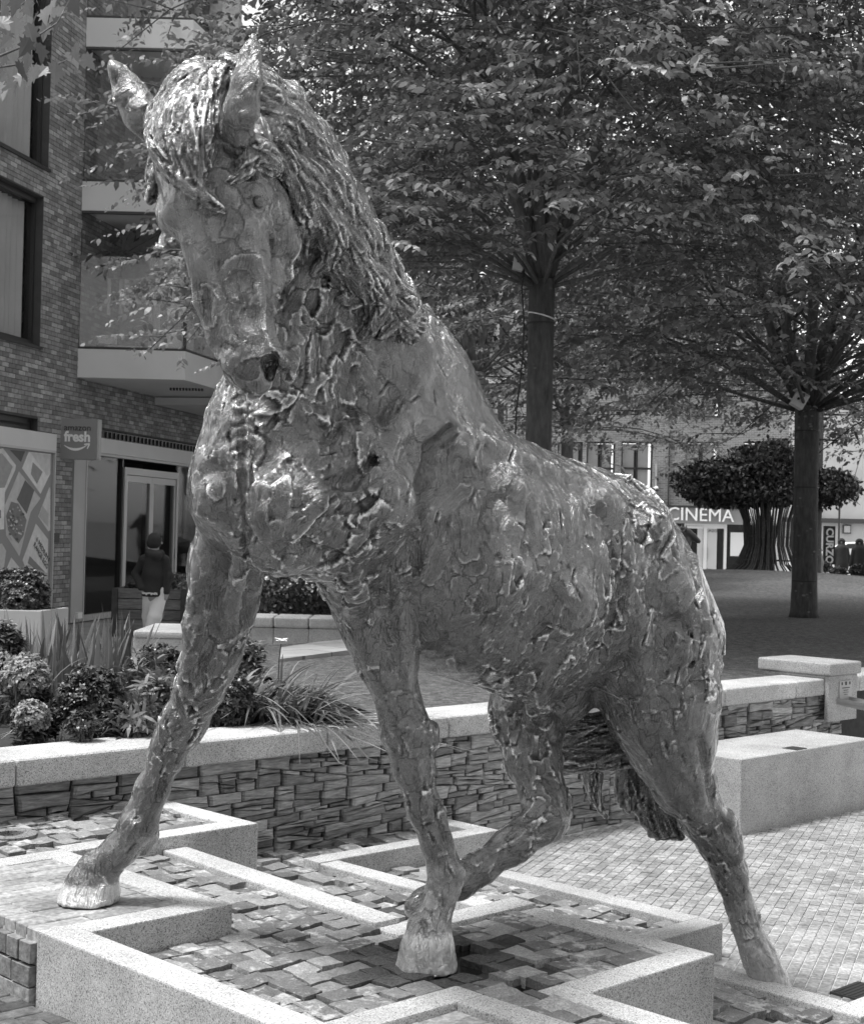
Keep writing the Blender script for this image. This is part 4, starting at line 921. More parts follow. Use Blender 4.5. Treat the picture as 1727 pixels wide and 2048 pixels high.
while z < 12.3:
    s = -6.2+(row % 2)*bl/2
    while s < 12:
        a, b = s, s+bl-.010; s += bl; zc = z+.0325
        for (o0, o1, oz0, oz1) in opens:
            if oz0-.02 < zc < oz1+.02 and b > o0 and a < o1:
                if a < o0-.03: b = o0-.004
                elif b > o1+.03: a = o1+.004
                else: b = a
        c = (a+b)/2
        if z < lou_z and c > sP1: continue
        if b-a < .025: continue
        x, y, k = screen(fpt(c, zc))
        if -60 < x < 460 and -60 < y < 1300: cand.append((k, a, b, z))
    z += bh; row += 1
cand.sort(key=lambda c: c[0] if 0 < screen(fpt(c[1], c[3]))[0] < 160 else 99)
bm_ = MB(); bm_.box((0, 0, 0), (.106, 0, 0), (0, .05, 0), (0, 0, .0325)); bo = bm_.build('brick', M['brick_obj'], None); BM_ = bo.data; bpy.data.objects.remove(bo)
Fang = math.atan2(FD[1], FD[0])
for k, a, b, z in cand[:298]:
    o = bpy.data.objects.new('brick', BM_); COL.objects.link(o); o.parent = apt; o.matrix_parent_inverse = Matrix.Translation(-apt.location)
    o.location = Vector(tuple(fpt((a+b)/2, z+.0325, -.05+r.uniform(-.002, .002)))); o.rotation_euler = (0, 0, Fang); o.scale = ((b-a)/.212, 1, 1)
Q = np.array([(c[1], c[2], c[3]) for c in cand[298:]]); m_ = len(Q); jit = np.random.RandomState(1).uniform(-.002, .002, m_)
Vb = np.zeros((m_, 8, 3))
for i, (sa, za, oa) in enumerate([(0, 0, 0), (1, 0, 0), (1, 1, 0), (0, 1, 0), (0, 0, -.1), (1, 0, -.1), (1, 1, -.1), (0, 1, -.1)]):
    ss = Q[:, 0]+(Q[:, 1]-Q[:, 0])*sa; Vb[:, i] = FO+FD*ss[:, None]+FN*(oa+jit)[:, None]; Vb[:, i, 2] = Q[:, 2]+.065*za
f0 = np.array([(0, 1, 2, 3), (4, 5, 1, 0), (3, 2, 6, 7), (1, 5, 6, 2), (4, 0, 3, 7)])[:, ::-1]
mesh_np('far_bricks', Vb.reshape(-1, 3), (np.arange(m_)[:, None, None]*8+f0[None]).reshape(-1, 4), M['brick'], apt)['kind'] = 'stuff'
# mortar backing with the window openings left out
def back(s0, s1, z0, z1): fbox('mortar_backing', s0, s1, z0, z1, -.30, -.008, 'mortar', apt)
back(sA+.004, 14, lou_z, 12.3); back(-6.5, sA+.002, zB0, zA); back(sB+.004, sA, zB1, zB0); back(-6.5, sB+.002, zG, zB1); back(onF(76, 835)[0], sP1, 0, zG); back(sA-.0, sA+.003, 0, .01)
back(sB, sP1+.002, zG+.002, lou_z+.001)
fbox('flank_wall', -6.6, -6.52, 0, 12.3, -8, -.01, 'mortar', apt); fbox('roof_slab', -6.6, 14, 12.3, 12.6, -8, .05, 'panel_shade', apt); fbox('rear_wall', 13.9, 14, 0, 12.3, -8, -.01, 'mortar', apt); fbox('room_back', -6.5, 13.9, 0, 12.3, -4.2, -4, 'interior', apt)
for i, (s0, s1, z0, z1) in enumerate([(sL, sA, zA, 11.9), (sL, sB, zB1, zB0)]):
    wn = fbox('window', s1-.06, s1, z0, z1, -.24, -.13, 'frame_dark', apt)
    fbox('frame', s0, s1-.06, z0, z0+.09, -.24, -.12, 'frame_dark', wn); fbox('frame', s0, s1-.06, z1-.09, z1, -.24, -.12, 'frame_dark', wn); fbox('sill', s0, s1+.03, z0-.05, z0-.002, -.2, .035, 'frame_dark', wn)
    fbox('frame', s1-1.55, s1-1.49, z0+.09, z1-.09, -.22, -.13, 'frame_dark', wn)
    fbox('pane', s0, s1-.06, z0+.09, z1-.09, -.19, -.18, 'glass', wn)
    # pleated curtain
    n = 90; cs = MB(); V_ = []; s_ = np.linspace(s0+.1, s1-.14, n)
    for j, q in enumerate(s_):
        o = -.30+.04*math.sin(j*1.3)+.015*math.sin(j*.37); V_ += [fpt(q, z0+.1, o), fpt(q, z1-.1, o)]
    cs.add(V_, [(2*j, 2*j+2, 2*j+3, 2*j+1) for j in range(n-1)]); cs.build('curtain', M['curtain'], wn, smooth=True)
fbox('louvre', sL, onF(76, 835)[0], zG-.45, zG, -.2, -.12, 'frame_dark', apt)
# projecting balconies
YB = 25.42; bx0, bx1 = at(152, 700, YB/CF[1])[0], at(370, 700, YB)[0]
def zpx(x, y, Y=YB): return at(x, y, Y)[2]
lv = [(zpx(260, 757), zpx(260, 699)), (zpx(240, 421), zpx(240, 362)), (zpx(240, 91), zpx(240, 32))]
BF = np.array([.982, -.191, 0])
def bpt(a, d, z): return np.array([bx0, YB, 0])+np.array([1, 0, 0])*a+FD*d+np.array([0, 0, z])
def bbox(name, a0, a1, d0, d1, z0, z1, mat, parent, lab=None):
    b = MB(); b.prism([bpt(a0, d0, z1), bpt(a1, d0, z1), bpt(a1, d1, z1), bpt(a0, d1, z1)], z0); o = b.build(name, M[mat], parent, bevel=.006, seg=1)
    if lab: o['label'] = lab
    return o
W_ = bx1-bx0; DEP = 4.4
for i, (z0, z1) in enumerate(lv):
    bal = bbox('balcony', 0, W_, 0, DEP, z0, z1, 'panel', apt)
    zt = lv[i+1][0] if i < 2 else z1+2.5
    bbox('rail', 0, W_, .0, .05, z1, z1+.04, 'frame_dark', bal); bbox('rail', 0, W_, 0, .05, zt-.05, zt-.002, 'frame_dark', bal); bbox('post', W_-.05, W_, 0, .05, z1+.04, zt-.05, 'frame_dark', bal); bbox('post', 0, .03, 0, .05, z1+.04, zt-.05, 'frame_dark', bal)
    bbox('rail', W_-.05, W_, .05, DEP, z1, z1+.04, 'frame_dark', bal); bbox('rail', W_-.05, W_, .05, DEP, zt-.05, zt-.002, 'frame_dark', bal)
    if i == 0:
        zf = zpx(260, 512)
        bbox('screen', .03, W_-.05, .02, .032, z1+.04, zf, 'frosted', bal); bbox('pane', .03, W_-.05, .022, .03, zf+.02, zt-.05, 'glass_clear', bal); bbox('pane', W_-.032, W_-.02, .05, 1.5, z1+.04, zf, 'frosted', bal)
        for a in (.10*W_, .53*W_): bbox('clip', a-.03, a+.03, -.01, .04, zf-.02, zf+.04, 'steel', bal)
    else: bbox('pane', .03, W_-.05, .022, .03, z1+.04, zt-.05, 'glass_clear', bal); bbox('pane', W_-.032, W_-.02, .05, 1.5, z1+.04, zt-.05, 'glass_clear', bal)
    # side wall of the flat behind the glass: window with pale curtain
    bbox('inner_wall', .0, W_+.2, 1.75, 1.9, z1, zt, 'brick', bal)
    cw = bbox('inner_window', W_*.30, W_*.62, 1.66, 1.74, z1+.05, zt-.35, 'frame_light', bal)
    bbox('dark_opening', W_*.63, W_*.82, 1.68, 1.74, z1+.02, zt-.45, 'black', bal)
    n = 40; V_ = []; 
    for j in range(n):
        a = W_*(.33+.27*j/(n-1)); d = 1.58+.035*math.sin(j*1.1)+.02*math.sin(j*.4); V_ += [bpt(a, d, z1+.06), bpt(a, d, zt-.4)]
    cs = MB(); cs.add(V_, [(2*j, 2*j+2, 2*j+3, 2*j+1) for j in range(n-1)]); cs.build('curtain', M['curtain'], bal, smooth=True)
fbox('vent_panel', onF(310, 790)[0], 11, lv[0][0]-.16, lv[0][0]-.02, -.1, 1.7, 'panel', apt)
for j in range(26): bbox('vent_slot', W_*.68+j*.055, W_*.68+j*.055+.03, .93, .98, lv[0][0]-.1, lv[0][0]-.05, 'black', apt) if j not in (11, 12, 13) else None
# things kept on the lowest balcony
zb = lv[0][1]
def bthing(name, lab, cat, fn):
    e = empty(name, bpt(W_/2, .6, zb), lab, cat); fn(e); return e
def clothes(e):
    bbox('rail', .1*W_, .72*W_, .60, .62, zb+1.28, zb+1.30, 'steel', e)
    for a, w2, l, mt in [(.14, .03, .62, 'white'), (.25, .05, .60, 'panel'), (.30, .05, .55, 'white'), (.38, .03, .42, 'panel'), (.55, .12, .45, 'curtain')]:
        q = MB(); x = a*W_; q.prism([bpt(x, .58, zb+1.28), bpt(x+w2*1.2, .58, zb+1.28), bpt(x+w2*1.2, .66, zb+1.28), bpt(x, .66, zb+1.28)], zb+1.28-l); q.build('garment', M[mt], e, bevel=.01)
    bbox('stand', .56*W_, .575*W_, .60, .63, zb+.02, zb+1.28, 'panel', e)
bthing('clothes_rail', 'clothes hung to dry behind the frosted balcony screen', 'clothes rail', clothes)
def shelf(e):
    for a in (.72, .97): bbox('upright', a*W_, a*W_+.02, .2, .5, zb, zb+1.35, 'panel_shade', e)
    for z_ in (.02, .48, .9, 1.33): bbox('shelf', .72*W_+.02, .97*W_, .2, .5, zb+z_, zb+z_+.02, 'panel_shade', e)
bthing('shelf_unit', 'open shelf unit at the end of the frosted balcony', 'shelf', shelf)
for (a0, a1, z0, z1, lb) in [(.80, .95, .52, .80, 'white box on the middle shelf behind the frosted screen'), (.79, .95, .05, .30, 'white box on the bottom shelf behind the frosted screen'), (.12, .28, .13, .26, 'small pale box near the left end of the frosted balcony'), (.22, .52, .0, .10, 'low pale crate on the floor of the frosted balcony')]:
    e = empty('storage_box', bpt(a0*W_, .3, zb+z0), lb, 'box', 'boxes stored on the balcony'); bbox('carton', a0*W_, a1*W_, .12 if a0 > .7 else .3, .42, zb+z0, zb+z1-.025, 'white', e); bbox('lid', a0*W_-.005, a1*W_+.005, .115 if a0 > .7 else .295, .425, zb+z1-.025, zb+z1, 'white', e)
# street level
s_post0, s_post1 = onF(141, 1100)[0], onF(166, 1100)[0]; zt0 = onF(250, 912)[1]
fbox('pilaster', s_post0, s_post1-.03, 0, fac_z-.02, -.1, .03, 'panel_shade', apt); fbox('pilaster_edge', s_post1-.03, s_post1, 0, fac_z-.02, -.1, .045, 'frame_light', apt)
fbox('fascia', s_post1-.05, 13, zt0, fac_z, -.1, .06, 'panel', apt); fbox('fascia_trim', s_post1, 13, zt0-.05, zt0-.003, -.1, .03, 'frame_light', apt)
lv_ = fbox('louvre_band', s_post0, 13, fac_z+.004, lou_z-.004, -.2, -.06, 'frame_dark', apt)
for j in range(60): fbox('louvre_blade', s_post1+j*.19, s_post1+j*.19+.03, fac_z+.03, lou_z-.03, -.06, -.03, 'frame_dark', lv_)
d0, d1 = onF(243, 1100)[0], onF(351, 1100)[0]; zd = onF(300, 940)[1]
sh = fbox('shop_window', s_post1, d0-.02, .10, zt0-.06, -.055, -.045, 'glass', apt)
fbox('plinth', s_post1, 13, 0, .10, -.1, .02, 'panel_shade', apt)
fbox('mullion', d0-.06, d0-.0, .1, zt0-.06, -.1, .0, 'frame_dark', sh)
fbox('column', s_post1+1.05, s_post1+1.75, 0, zt0, -1.2, -.7, 'mortar_pale', apt)
fbox('display_shelf', s_post1+.2, d0-.3, .60, .64, -1.4, -.9, 'panel', apt); fbox('display_shelf', s_post1+.2, d0-.3, .95, .98, -1.4, -.9, 'panel_shade', apt)
dr_ = fbox('door_frame', d0, d0+.10, .02, zd, -.1, .03, 'frame_light', apt); fbox('frame', d1-.10, d1, .02, zd, -.1, .03, 'frame_light', dr_); fbox('frame', d0+.1, d1-.1, zd-.13, zd, -.1, .03, 'frame_light', dr_)
md = (d0+d1)/2; 
for (a, b, hs) in [(d0+.1, md-.006, 1), (md+.006, d1-.1, -1)]:
    dd = fbox('door', a, a+.09, .03, zd-.14, -.06, .01, 'frame_light', apt)
    fbox('stile', b-.09, b, .03, zd-.14, -.06, .01, 'frame_light', dd); fbox('rail', a+.09, b-.09, zd-.26, zd-.14, -.06, .01, 'frame_light', dd); fbox('rail', a+.09, b-.09, .03, .18, -.06, .01, 'frame_light', dd); fbox('pane', a+.09, b-.09, .18, zd-.26, -.03, -.02, 'glass', dd)
    q = MB(); hx = b-.16 if hs == 1 else a+.16; q.tube([fpt(hx, .75, .08), fpt(hx, 1.5, .08)], .018); q.tube([fpt(hx, 1.4, .0), fpt(hx, 1.4, .08)], .012); q.tube([fpt(hx, .85, .0), fpt(hx, .85, .08)], .012); q.build('handle', M['steel'], dd)
    for hz0 in (.25, 1.0, 2.3): fbox('hinge', (a-.02) if hs == 1 else (b), (a+.0) if hs == 1 else (b+.02), hz0, hz0+.22, .01, .035, 'steel', dd)
fbox('shop_window', d1+.02, 13, .10, zt0-.06, -.055, -.045, 'glass', apt); fbox('mullion', d1+1.6, d1+1.66, .1, zt0-.06, -.1, 0, 'frame_dark', apt)
fbox('shop_floor', -6, 13.5, 0, .02, -4, -.1, 'interior', apt); fbox('shop_ceiling', -6, 13.5, 3.2, 3.25, -4, -.12, 'interior', apt)
fbox('junction_box', onF(147, 1230)[0], onF(156, 1230)[0], onF(150, 1237)[1], onF(150, 1225)[1], .03, .08, 'white', apt); fbox('small_plate', onF(108, 1075)[0], onF(118, 1075)[0], onF(110, 1085)[1], onF(110, 1066)[1], .002, .012, 'mortar_pale', apt)
# ---- text
def text_mesh(name, s, size, mat, parent, origin, xdir, zdir, depth=.01, align='CENTER', bold=0.0, xs=1.0):
    cu = bpy.data.curves.new('t', 'FONT'); cu.body = s; cu.size = size; cu.align_x = align; cu.align_y = 'CENTER'; cu.extrude = depth; cu.offset = bold; cu.resolution_u = 3
    to = bpy.data.objects.new('t', cu); COL.objects.link(to); dg_ = bpy.context.evaluated_depsgraph_get(); me = bpy.data.meshes.new_from_object(to.evaluated_get(dg_)); bpy.data.objects.remove(to); bpy.data.curves.remove(cu)
    x = Vector(tuple(xdir)).normalized(); y = Vector(tuple(zdir)).normalized(); n = x.cross(y); o_ = Vector(tuple(origin))
    for v in me.vertices: c = v.co.copy(); v.co = o_+x*c.x*xs+y*c.y+n*c.z
    me.materials.clear(); me.materials.append(mat); return link(name, me, parent)
# hanging shop sign
SY = 24.85; x0, x1 = at(117, 880, SY)[0], at(193, 880, SY)[0]; z0, z1 = at(155, 919, SY)[2], at(155, 837, SY)[2]
sg = empty('shop_sign', (x0, SY, z0), 'square grey projecting shop sign reading amazon fresh above the white pilaster', 'sign')
sg['label'] = 'square grey projecting shop sign with white lettering and arrow above the white pilaster'
q = MB(); q.prism([(x0, SY, z1), (x1, SY, z1), (x1+.012, SY+.14, z1), (x0+.012, SY+.14, z1)], z0); q.build('board', M['grey_sign'], sg, bevel=.004)
q = MB(); q.prism([(x1+.003, SY+.02, z1-.005), (x1+.035, SY+.02, z1-.005), (x1+.045, SY+.15, z1-.005), (x1+.013, SY+.15, z1-.005)], z0+.004); q.build('side_panel', M['grey_side'], sg)
q = MB(); q.box((x0-.06, SY+.07, (z0+z1)/2), (.08, 0, 0), (0, .04, 0), (0, 0, .2)); q.build('bracket', M['frame_dark'], sg)
w2 = x1-x0; h2 = z1-z0; cx = (x0+x1)/2
text_mesh('lettering_small', 'amazon', h2*.215, M['black'], sg, (cx-.01*w2, SY-.004, z0+h2*.775), (1, 0, 0), (0, 0, 1), .003, bold=.0, xs=1.0)
text_mesh('lettering_large', 'fresh', h2*.345, M['white'], sg, (cx-.01*w2, SY-.004, z0+h2*.55), (1, 0, 0), (0, 0, 1), .003, bold=.008, xs=.92)
q = MB(); n = 24; top = []; bot = []
for i in range(n+1):
    t = i/n; x = cx+w2*(-.35+.62*t); yc = z0+h2*(.345-.46*t*(1-t)*1.0+.03*t); th_ = h2*.058*math.sin(math.pi*min(1, .06+t*.9))+.003; top.append((x, SY-.006, yc+th_/2)); bot.append((x, SY-.006, yc-th_/2))
q.add(top+bot, [(i, i+n+1, i+n+2, i+1) for i in range(n)])
ax, az = cx+w2*.27, z0+h2*.36
q.add([(ax-w2*.10, SY-.007, az+h2*.03), (ax+w2*.05, SY-.007, az+h2*.05), (ax+w2*.055, SY-.007, az-h2*.0), (ax-w2*.0, SY-.007, az-h2*.10), (ax-w2*.025, SY-.007, az-h2*.085), (ax+w2*.012, SY-.007, az+h2*.012), (ax-w2*.09, SY-.007, az-h2*.002)], [(0, 5, 1), (0, 6, 5), (1, 5, 2), (2, 5, 3), (3, 5, 4)])
q.build('arrow_mark', M['white'], sg)
# advertising panel with printed groceries
s0p = onF(-60, 1000, .15)[0]; s1p = onF(104, 1000, .15)[0]; zp0 = onF(98, 1237, .15)[1]; zp1 = onF(104, 906, .15)[1]; zf1 = onF(104, 868, .15)[1]
ad = empty('advertising_panel', fpt(s0p, 0, .15), 'tall advertising panel printed with grocery packs in a diamond pattern on the shop wall', 'poster panel')
fbox('back_board', s0p, s1p, zp0, zp1, .02, .15, 'grey_sign', ad); fbox('top_fascia', s0p, s1p+.03, zp1+.04, zf1, .0, .19, 'panel', ad); fbox('edge_strip', s1p, s1p+.03, zp0-.02, zp1+.04, .0, .19, 'frame_light', ad); fbox('edge_strip', s0p, s1p, zp1+.002, zp1+.04, .0, .19, 'frame_light', ad)
Wp, Hp = s1p-s0p, zp1-zp0
def pr_(name, pts, c, o=.152, lab=None):
    """print patch: pts in photo pixels"""
    q = MB(); P = [onF(x, y, o) for x, y in pts]; P = [(min(max(s, s0p+.01), s1p-.005), min(max(z, zp0+.01), zp1-.005)) for s, z in P]
    q.add([fpt(s, z, o) for s, z in P], [tuple(range(len(P)))]); return q.build(name, poster_grey(c), ad)
def zm(pts): return [(x/4.875, 880+y/4.875) for x, y in pts]
pr_('printed_pack', zm([(-60, 100), (30, 80), (155, 245), (150, 290), (45, 520), (-60, 560)]), .62); pr_('printed_food', zm([(-60, 140), (20, 130), (125, 260), (40, 480), (-60, 500)]), .30, .154)
pr_('printed_pack', zm([(95, 95), (245, 110), (205, 215)]), .05)
pr_('printed_pack', zm([(280, 115), (495, 135), (490, 330), (395, 525), (215, 275)]), .68); pr_('printed_label', zm([(300, 125), (495, 150), (488, 330), (460, 350)]), .55, .154); pr_('printed_food', zm([(320, 215), (415, 310), (360, 430), (300, 330)]), .25, .154)
pr_('printed_pack', zm([(185, 305), (330, 490), (395, 570), (300, 700), (250, 890), (190, 1135), (60, 930), (45, 640), (130, 440)]), .50); pr_('printed_label', zm([(245, 390), (335, 490), (260, 720), (165, 580)]), .08, .154)
pr_('printed_food', zm([(110, 600), (180, 620), (260, 780), (230, 930), (180, 1010), (80, 880), (60, 740)]), .16, .155)
for k in range(60):
    rr2 = random.Random(k); a = rr2.uniform(0, 6.28); rad = rr2.uniform(0, 1); x = 155+85*rad*math.cos(a); y = 800+180*rad*math.sin(a); s_ = rr2.uniform(6, 16); pr_('printed_detail', zm([(x-s_, y), (x, y-s_), (x+s_, y+s_*.3), (x+s_*.2, y+s_)]), rr2.choice([.05, .1, .45, .6, .3]), .156+k*.0002)
pr_('printed_pack', zm([(480, 460), (372, 745), (470, 890), (490, 880), (490, 470)]), .60); pr_('printed_label', zm([(415, 640), (475, 720), (470, 850), (380, 745)]), .42, .154)
pr_('printed_pack', zm([(350, 815), (470, 970), (462, 1440), (440, 1455), (235, 1215), (220, 1170)]), .64); pr_('printed_label', zm([(290, 1130), (440, 1290), (450, 1340), (385, 1300), (270, 1200)]), .18, .154); pr_('printed_label', zm([(395, 1270), (460, 1300), (458, 1420), (380, 1320)]), .4, .155)
pr_('printed_pack', zm([(-60, 470), (48, 465), (40, 870), (-60, 880)]), .72, .156); pr_('printed_dot', zm([(-20, 690), (10, 680), (12, 760), (-20, 770)]), .2, .158)
pr_('printed_pack', zm([(-60, 1020), (20, 1010), (60, 1080), (40, 1240), (-60, 1300)]), .5); pr_('printed_pack', zm([(110, 1145), (230, 1290), (330, 1480), (200, 1560), (60, 1400), (70, 1240)]), .62); pr_('printed_label', zm([(110, 1240), (190, 1260), (230, 1400), (120, 1420)]), .4, .154)
pr_('printed_corner', zm([(375, 1540), (450, 1640), (440, 1680), (370, 1600)]), .03, .154)
dS, dZ = onF(75, 1090, .16); e1 = np.array(onF(97, 1130, .16))-np.array(onF(72, 1085, .16)); xd = FD*e1[0]+np.array([0, 0, e1[1]]); xd /= np.linalg.norm(xd); zd_ = np.cross(xd, FN); zd_ = -zd_ if zd_[2] < 0 else zd_
xd_ = xd if (np.cross(xd, zd_)@FN) > 0 else xd
text_mesh('printed_words', '6 MEDIUM F\nRANGE EGG', .115, M['black'], ad, fpt(onF(84, 1106, .16)[0], onF(84, 1106, .16)[1], .16), xd, zd_, .001, xs=1.0)
# person by the planter
def sdf_part(name, prims, mat, parent, h=.012, sub=(), smooth=True):
    v, f = sdf_mesh(prims, sub, h); return mesh_np(name, v, f, M[mat], parent, smooth)
PD = 21.6
pe = empty('person', at(300, 1290, PD), 'person in dark hooded jacket, dark beanie and white trousers walking past the wooden planter', 'person')
k_ = .02
bodyp = chain([(308, 1098, PD, 9), (309, 1085, PD, 12.5)], .02)+chain([(309, 1104, PD, 7), (308, 1112, PD, 8)], .02)+chain([(308, 1112, PD, 16), (308, 1150, PD, 18), (309, 1190, PD, 18)], .03)
bodyp += chain([(288, 1120, PD, 6), (272, 1148, PD+.05, 5), (282, 1178, PD-.1, 4.5), (287, 1184, PD-.1, 4.2)], .02)+chain([(328, 1120, PD, 6), (336, 1152, PD, 5), (333, 1188, PD-.05, 4.5), (331, 1197, PD-.05, 4.2)], .02)
bodyp += chain([(300, 1195, PD, 11), (297, 1235, PD+.1, 8), (300, 1272, PD+.2, 6)], .02)+chain([(318, 1195, PD, 11), (308, 1235, PD-.1, 9), (294, 1275, PD-.15, 6)], .02)
bodyp += chain([(297, 1080, PD-.03, 2.2), (299, 1086, PD-.03, 1.8)], .008)+chain([(321, 1084, PD, 2.5), (324, 1087, PD, 2)], .008)
sdf_part('body', bodyp, 'skin', pe)
jk = chain([(308, 1116, PD, 19), (307, 1150, PD, 22), (306, 1184, PD, 23)], .03)+blob(290, 1120, PD, 10, .03)+blob(328, 1120, PD, 10, .03)+chain([(287, 1119, PD, 9), (271, 1148, PD+.05, 8), (283, 1176, PD-.1, 7)], .03)+chain([(329, 1120, PD, 9.5), (337, 1152, PD, 9), (333, 1184, PD-.05, 7)], .03)+chain([(298, 1106, PD-.08, 8), (314, 1112, PD-.12, 8), (322, 1106, PD-.03, 7)], .03)
hz1 = at(306, 1193, PD)
v, f = sdf_mesh(jk, (), .012, [(hz1, (0, 0, -1.0), .6)]); mesh_np('jacket', v, f, M['cloth_dark'], pe, True)
text_mesh('hem_lettering', 'hoops', .10, M['panel'], pe, at(299, 1187, PD-.19), (1, 0, 0), (0, 0, 1), .002) if False else None
hm = MB(); rz = random.Random(4)
for j in range(9):
    p = at(286+j*3.4, 1187+rz.uniform(-1, 1), PD-.185); hm.box(p, (.011, 0, 0), (0, .003, 0), (.004*rz.uniform(-1, 1), 0, .014+rz.uniform(-.006, .006)))
hm.build('hem_print', M['panel'], pe)
sdf_part('beanie', chain([(309, 1081, PD, 14), (308, 1086, PD, 14.5)], .01)+blob(307, 1074, PD, 9, .03), 'cloth_dark', pe, sub=chain([(290, 1099, PD, 6), (330, 1099, PD, 6)], .005))
tr = chain([(298, 1182, PD, 16), (318, 1182, PD, 16)], .02)+chain([(300, 1190, PD, 15), (296, 1232, PD+.1, 12), (298, 1276, PD+.2, 9.5)], .02)+chain([(319, 1190, PD, 15), (309, 1235, PD-.1, 14), (293, 1283, PD-.15, 10)], .02)
sdf_part('trousers', tr, 'cloth_white', pe)
for (x, y, d) in [(292, 1290, PD-.15), (299, 1287, PD+.25)]: sdf_part('shoe', chain([(x+5, y, d+.05, 4.5), (x-7, y+1, d-.08, 4)], .01), 'black', pe)
for (x, y, d) in [(289, 1187, PD-.1), (331, 1199, PD-.05)]:
    pass
# wooden planter with posts and boards
def planter(name, lab, X0, X1, Y0, Y1, h, rows, plants=True):
    e = empty(name, ((X0+X1)/2, (Y0+Y1)/2, 0), lab, 'planter')
    for (x, y) in ((X0, Y0), (X1, Y0), (X1, Y1), (X0, Y1)):
        q = MB(); q.box((x, y, h/2), (.045, 0, 0), (0, .045, 0), (0, 0, h/2+.02)); q.build('post', M['dark_wood'], e, bevel=.004)
    hh = h*.92/rows
    for k in range(rows):
        zc = .08+hh*(k+.5)
        for (a, b) in (((X0, Y0), (X1, Y0)), ((X1, Y0), (X1, Y1)), ((X1, Y1), (X0, Y1)), ((X0, Y1), (X0, Y0))):
            a = np.array([*a, zc]); b = np.array([*b, zc]); d = (b-a)/2; l = np.linalg.norm(d); n_ = np.array([-d[1], d[0], 0])/l
            q = MB(); q.box((a+b)/2, d*(1-.046/l), n_*.012, (0, 0, hh/2-.006)); q.build('board', M['wood'], e, bevel=.002, seg=1)
    q = MB(); q.box(((X0+X1)/2, (Y0+Y1)/2, h*.85), ((X1-X0)/2-.02, 0, 0), (0, (Y1-Y0)/2-.02, 0), (0, 0, .02)); q.build('soil', M['soil'], e)
    return e
M['dark_wood'] = flat('dark_wood', .06, .8, var=.3, vs=12)
pX0, pX1 = at(237, 1270, 23.3)[0], at(375, 1270, 23.3)[0]
pln = planter('wooden_planter', 'wooden plank planter with dark corner posts standing in front of the shop door', pX0+.02, pX1, 22.9, 23.9, .70, 4)
q = MB(); q.box(((pX0+at(273, 1270, 22.9)[0])/2+.42, 22.9, .35), (.045, 0, 0), (0, .05, 0), (0, 0, .37)); q.build('post', M['dark_wood'], pln, bevel=.004)
# grey planter box far left
gx0, gx1 = at(-40, 1250, 13.5)[0], at(83, 1250, 13.5)[0]; 
gp = empty('grey_planter', (gx0, 13.5, 0), 'smooth grey square planter holding the clipped round bush at the left edge', 'planter')
q = MB(); zt = at(60, 1221, 13.5)[2]; q.prism([(gx0, 13.5, zt), (gx1, 13.5, zt), (gx1+.1, 14.1, zt), (gx0+.1, 14.1, zt)], 0); q.build('box', M['panel_shade'], gp, bevel=.008)
q = MB(); q.prism([(gx0+.05, 13.55, zt+.006), (gx1-.05, 13.55, zt+.006), (gx1+.05, 14.05, zt+.006), (gx0+.15, 14.05, zt+.006)], zt-.02); q.build('soil', M['soil'], gp)
# granite seat walls behind the lawn
def seat(lab, x0, x1, ytop, ybot, D, dep, n, courses=2):
    X0, X1 = at(x0, 1200, D)[0], at(x1, 1200, D)[0]; z1 = at((x0+x1)/2, ytop, D)[2]; z0 = at((x0+x1)/2, ybot, D)[2]
    e = empty('granite_seat_wall', (X0, D, 0), lab, 'seat wall')
    for i in range(n):
        a, b = X0+(X1-X0)*i/n, X0+(X1-X0)*(i+1)/n
        q = MB(); zz = z1-(z1-z0)*.42; q.prism([(a+.002, D-.02, z1), (b-.002, D-.02, z1), (b-.002, D+dep, z1), (a+.002, D+dep, z1)], zz+.003); q.build('coping_stone', M['granite_seat'], e, bevel=.03, seg=3)
        q = MB(); q.prism([(a+.002, D, zz), (b-.002, D, zz), (b-.002, D+dep-.05, zz), (a+.002, D+dep-.05, zz)], min(z0, 0)-.0); q.build('granite_block', M['granite_seat'], e, bevel=.005)
    return e
seat('low pale granite seat wall in front of the dark clipped hedge', 478, 900, 1237, 1290, 16.5, .6, 6)
seat('low granite block seat behind the shrubs, left of the stretched foreleg', 268, 480, 1263, 1300, 14.2, 1.1, 2)
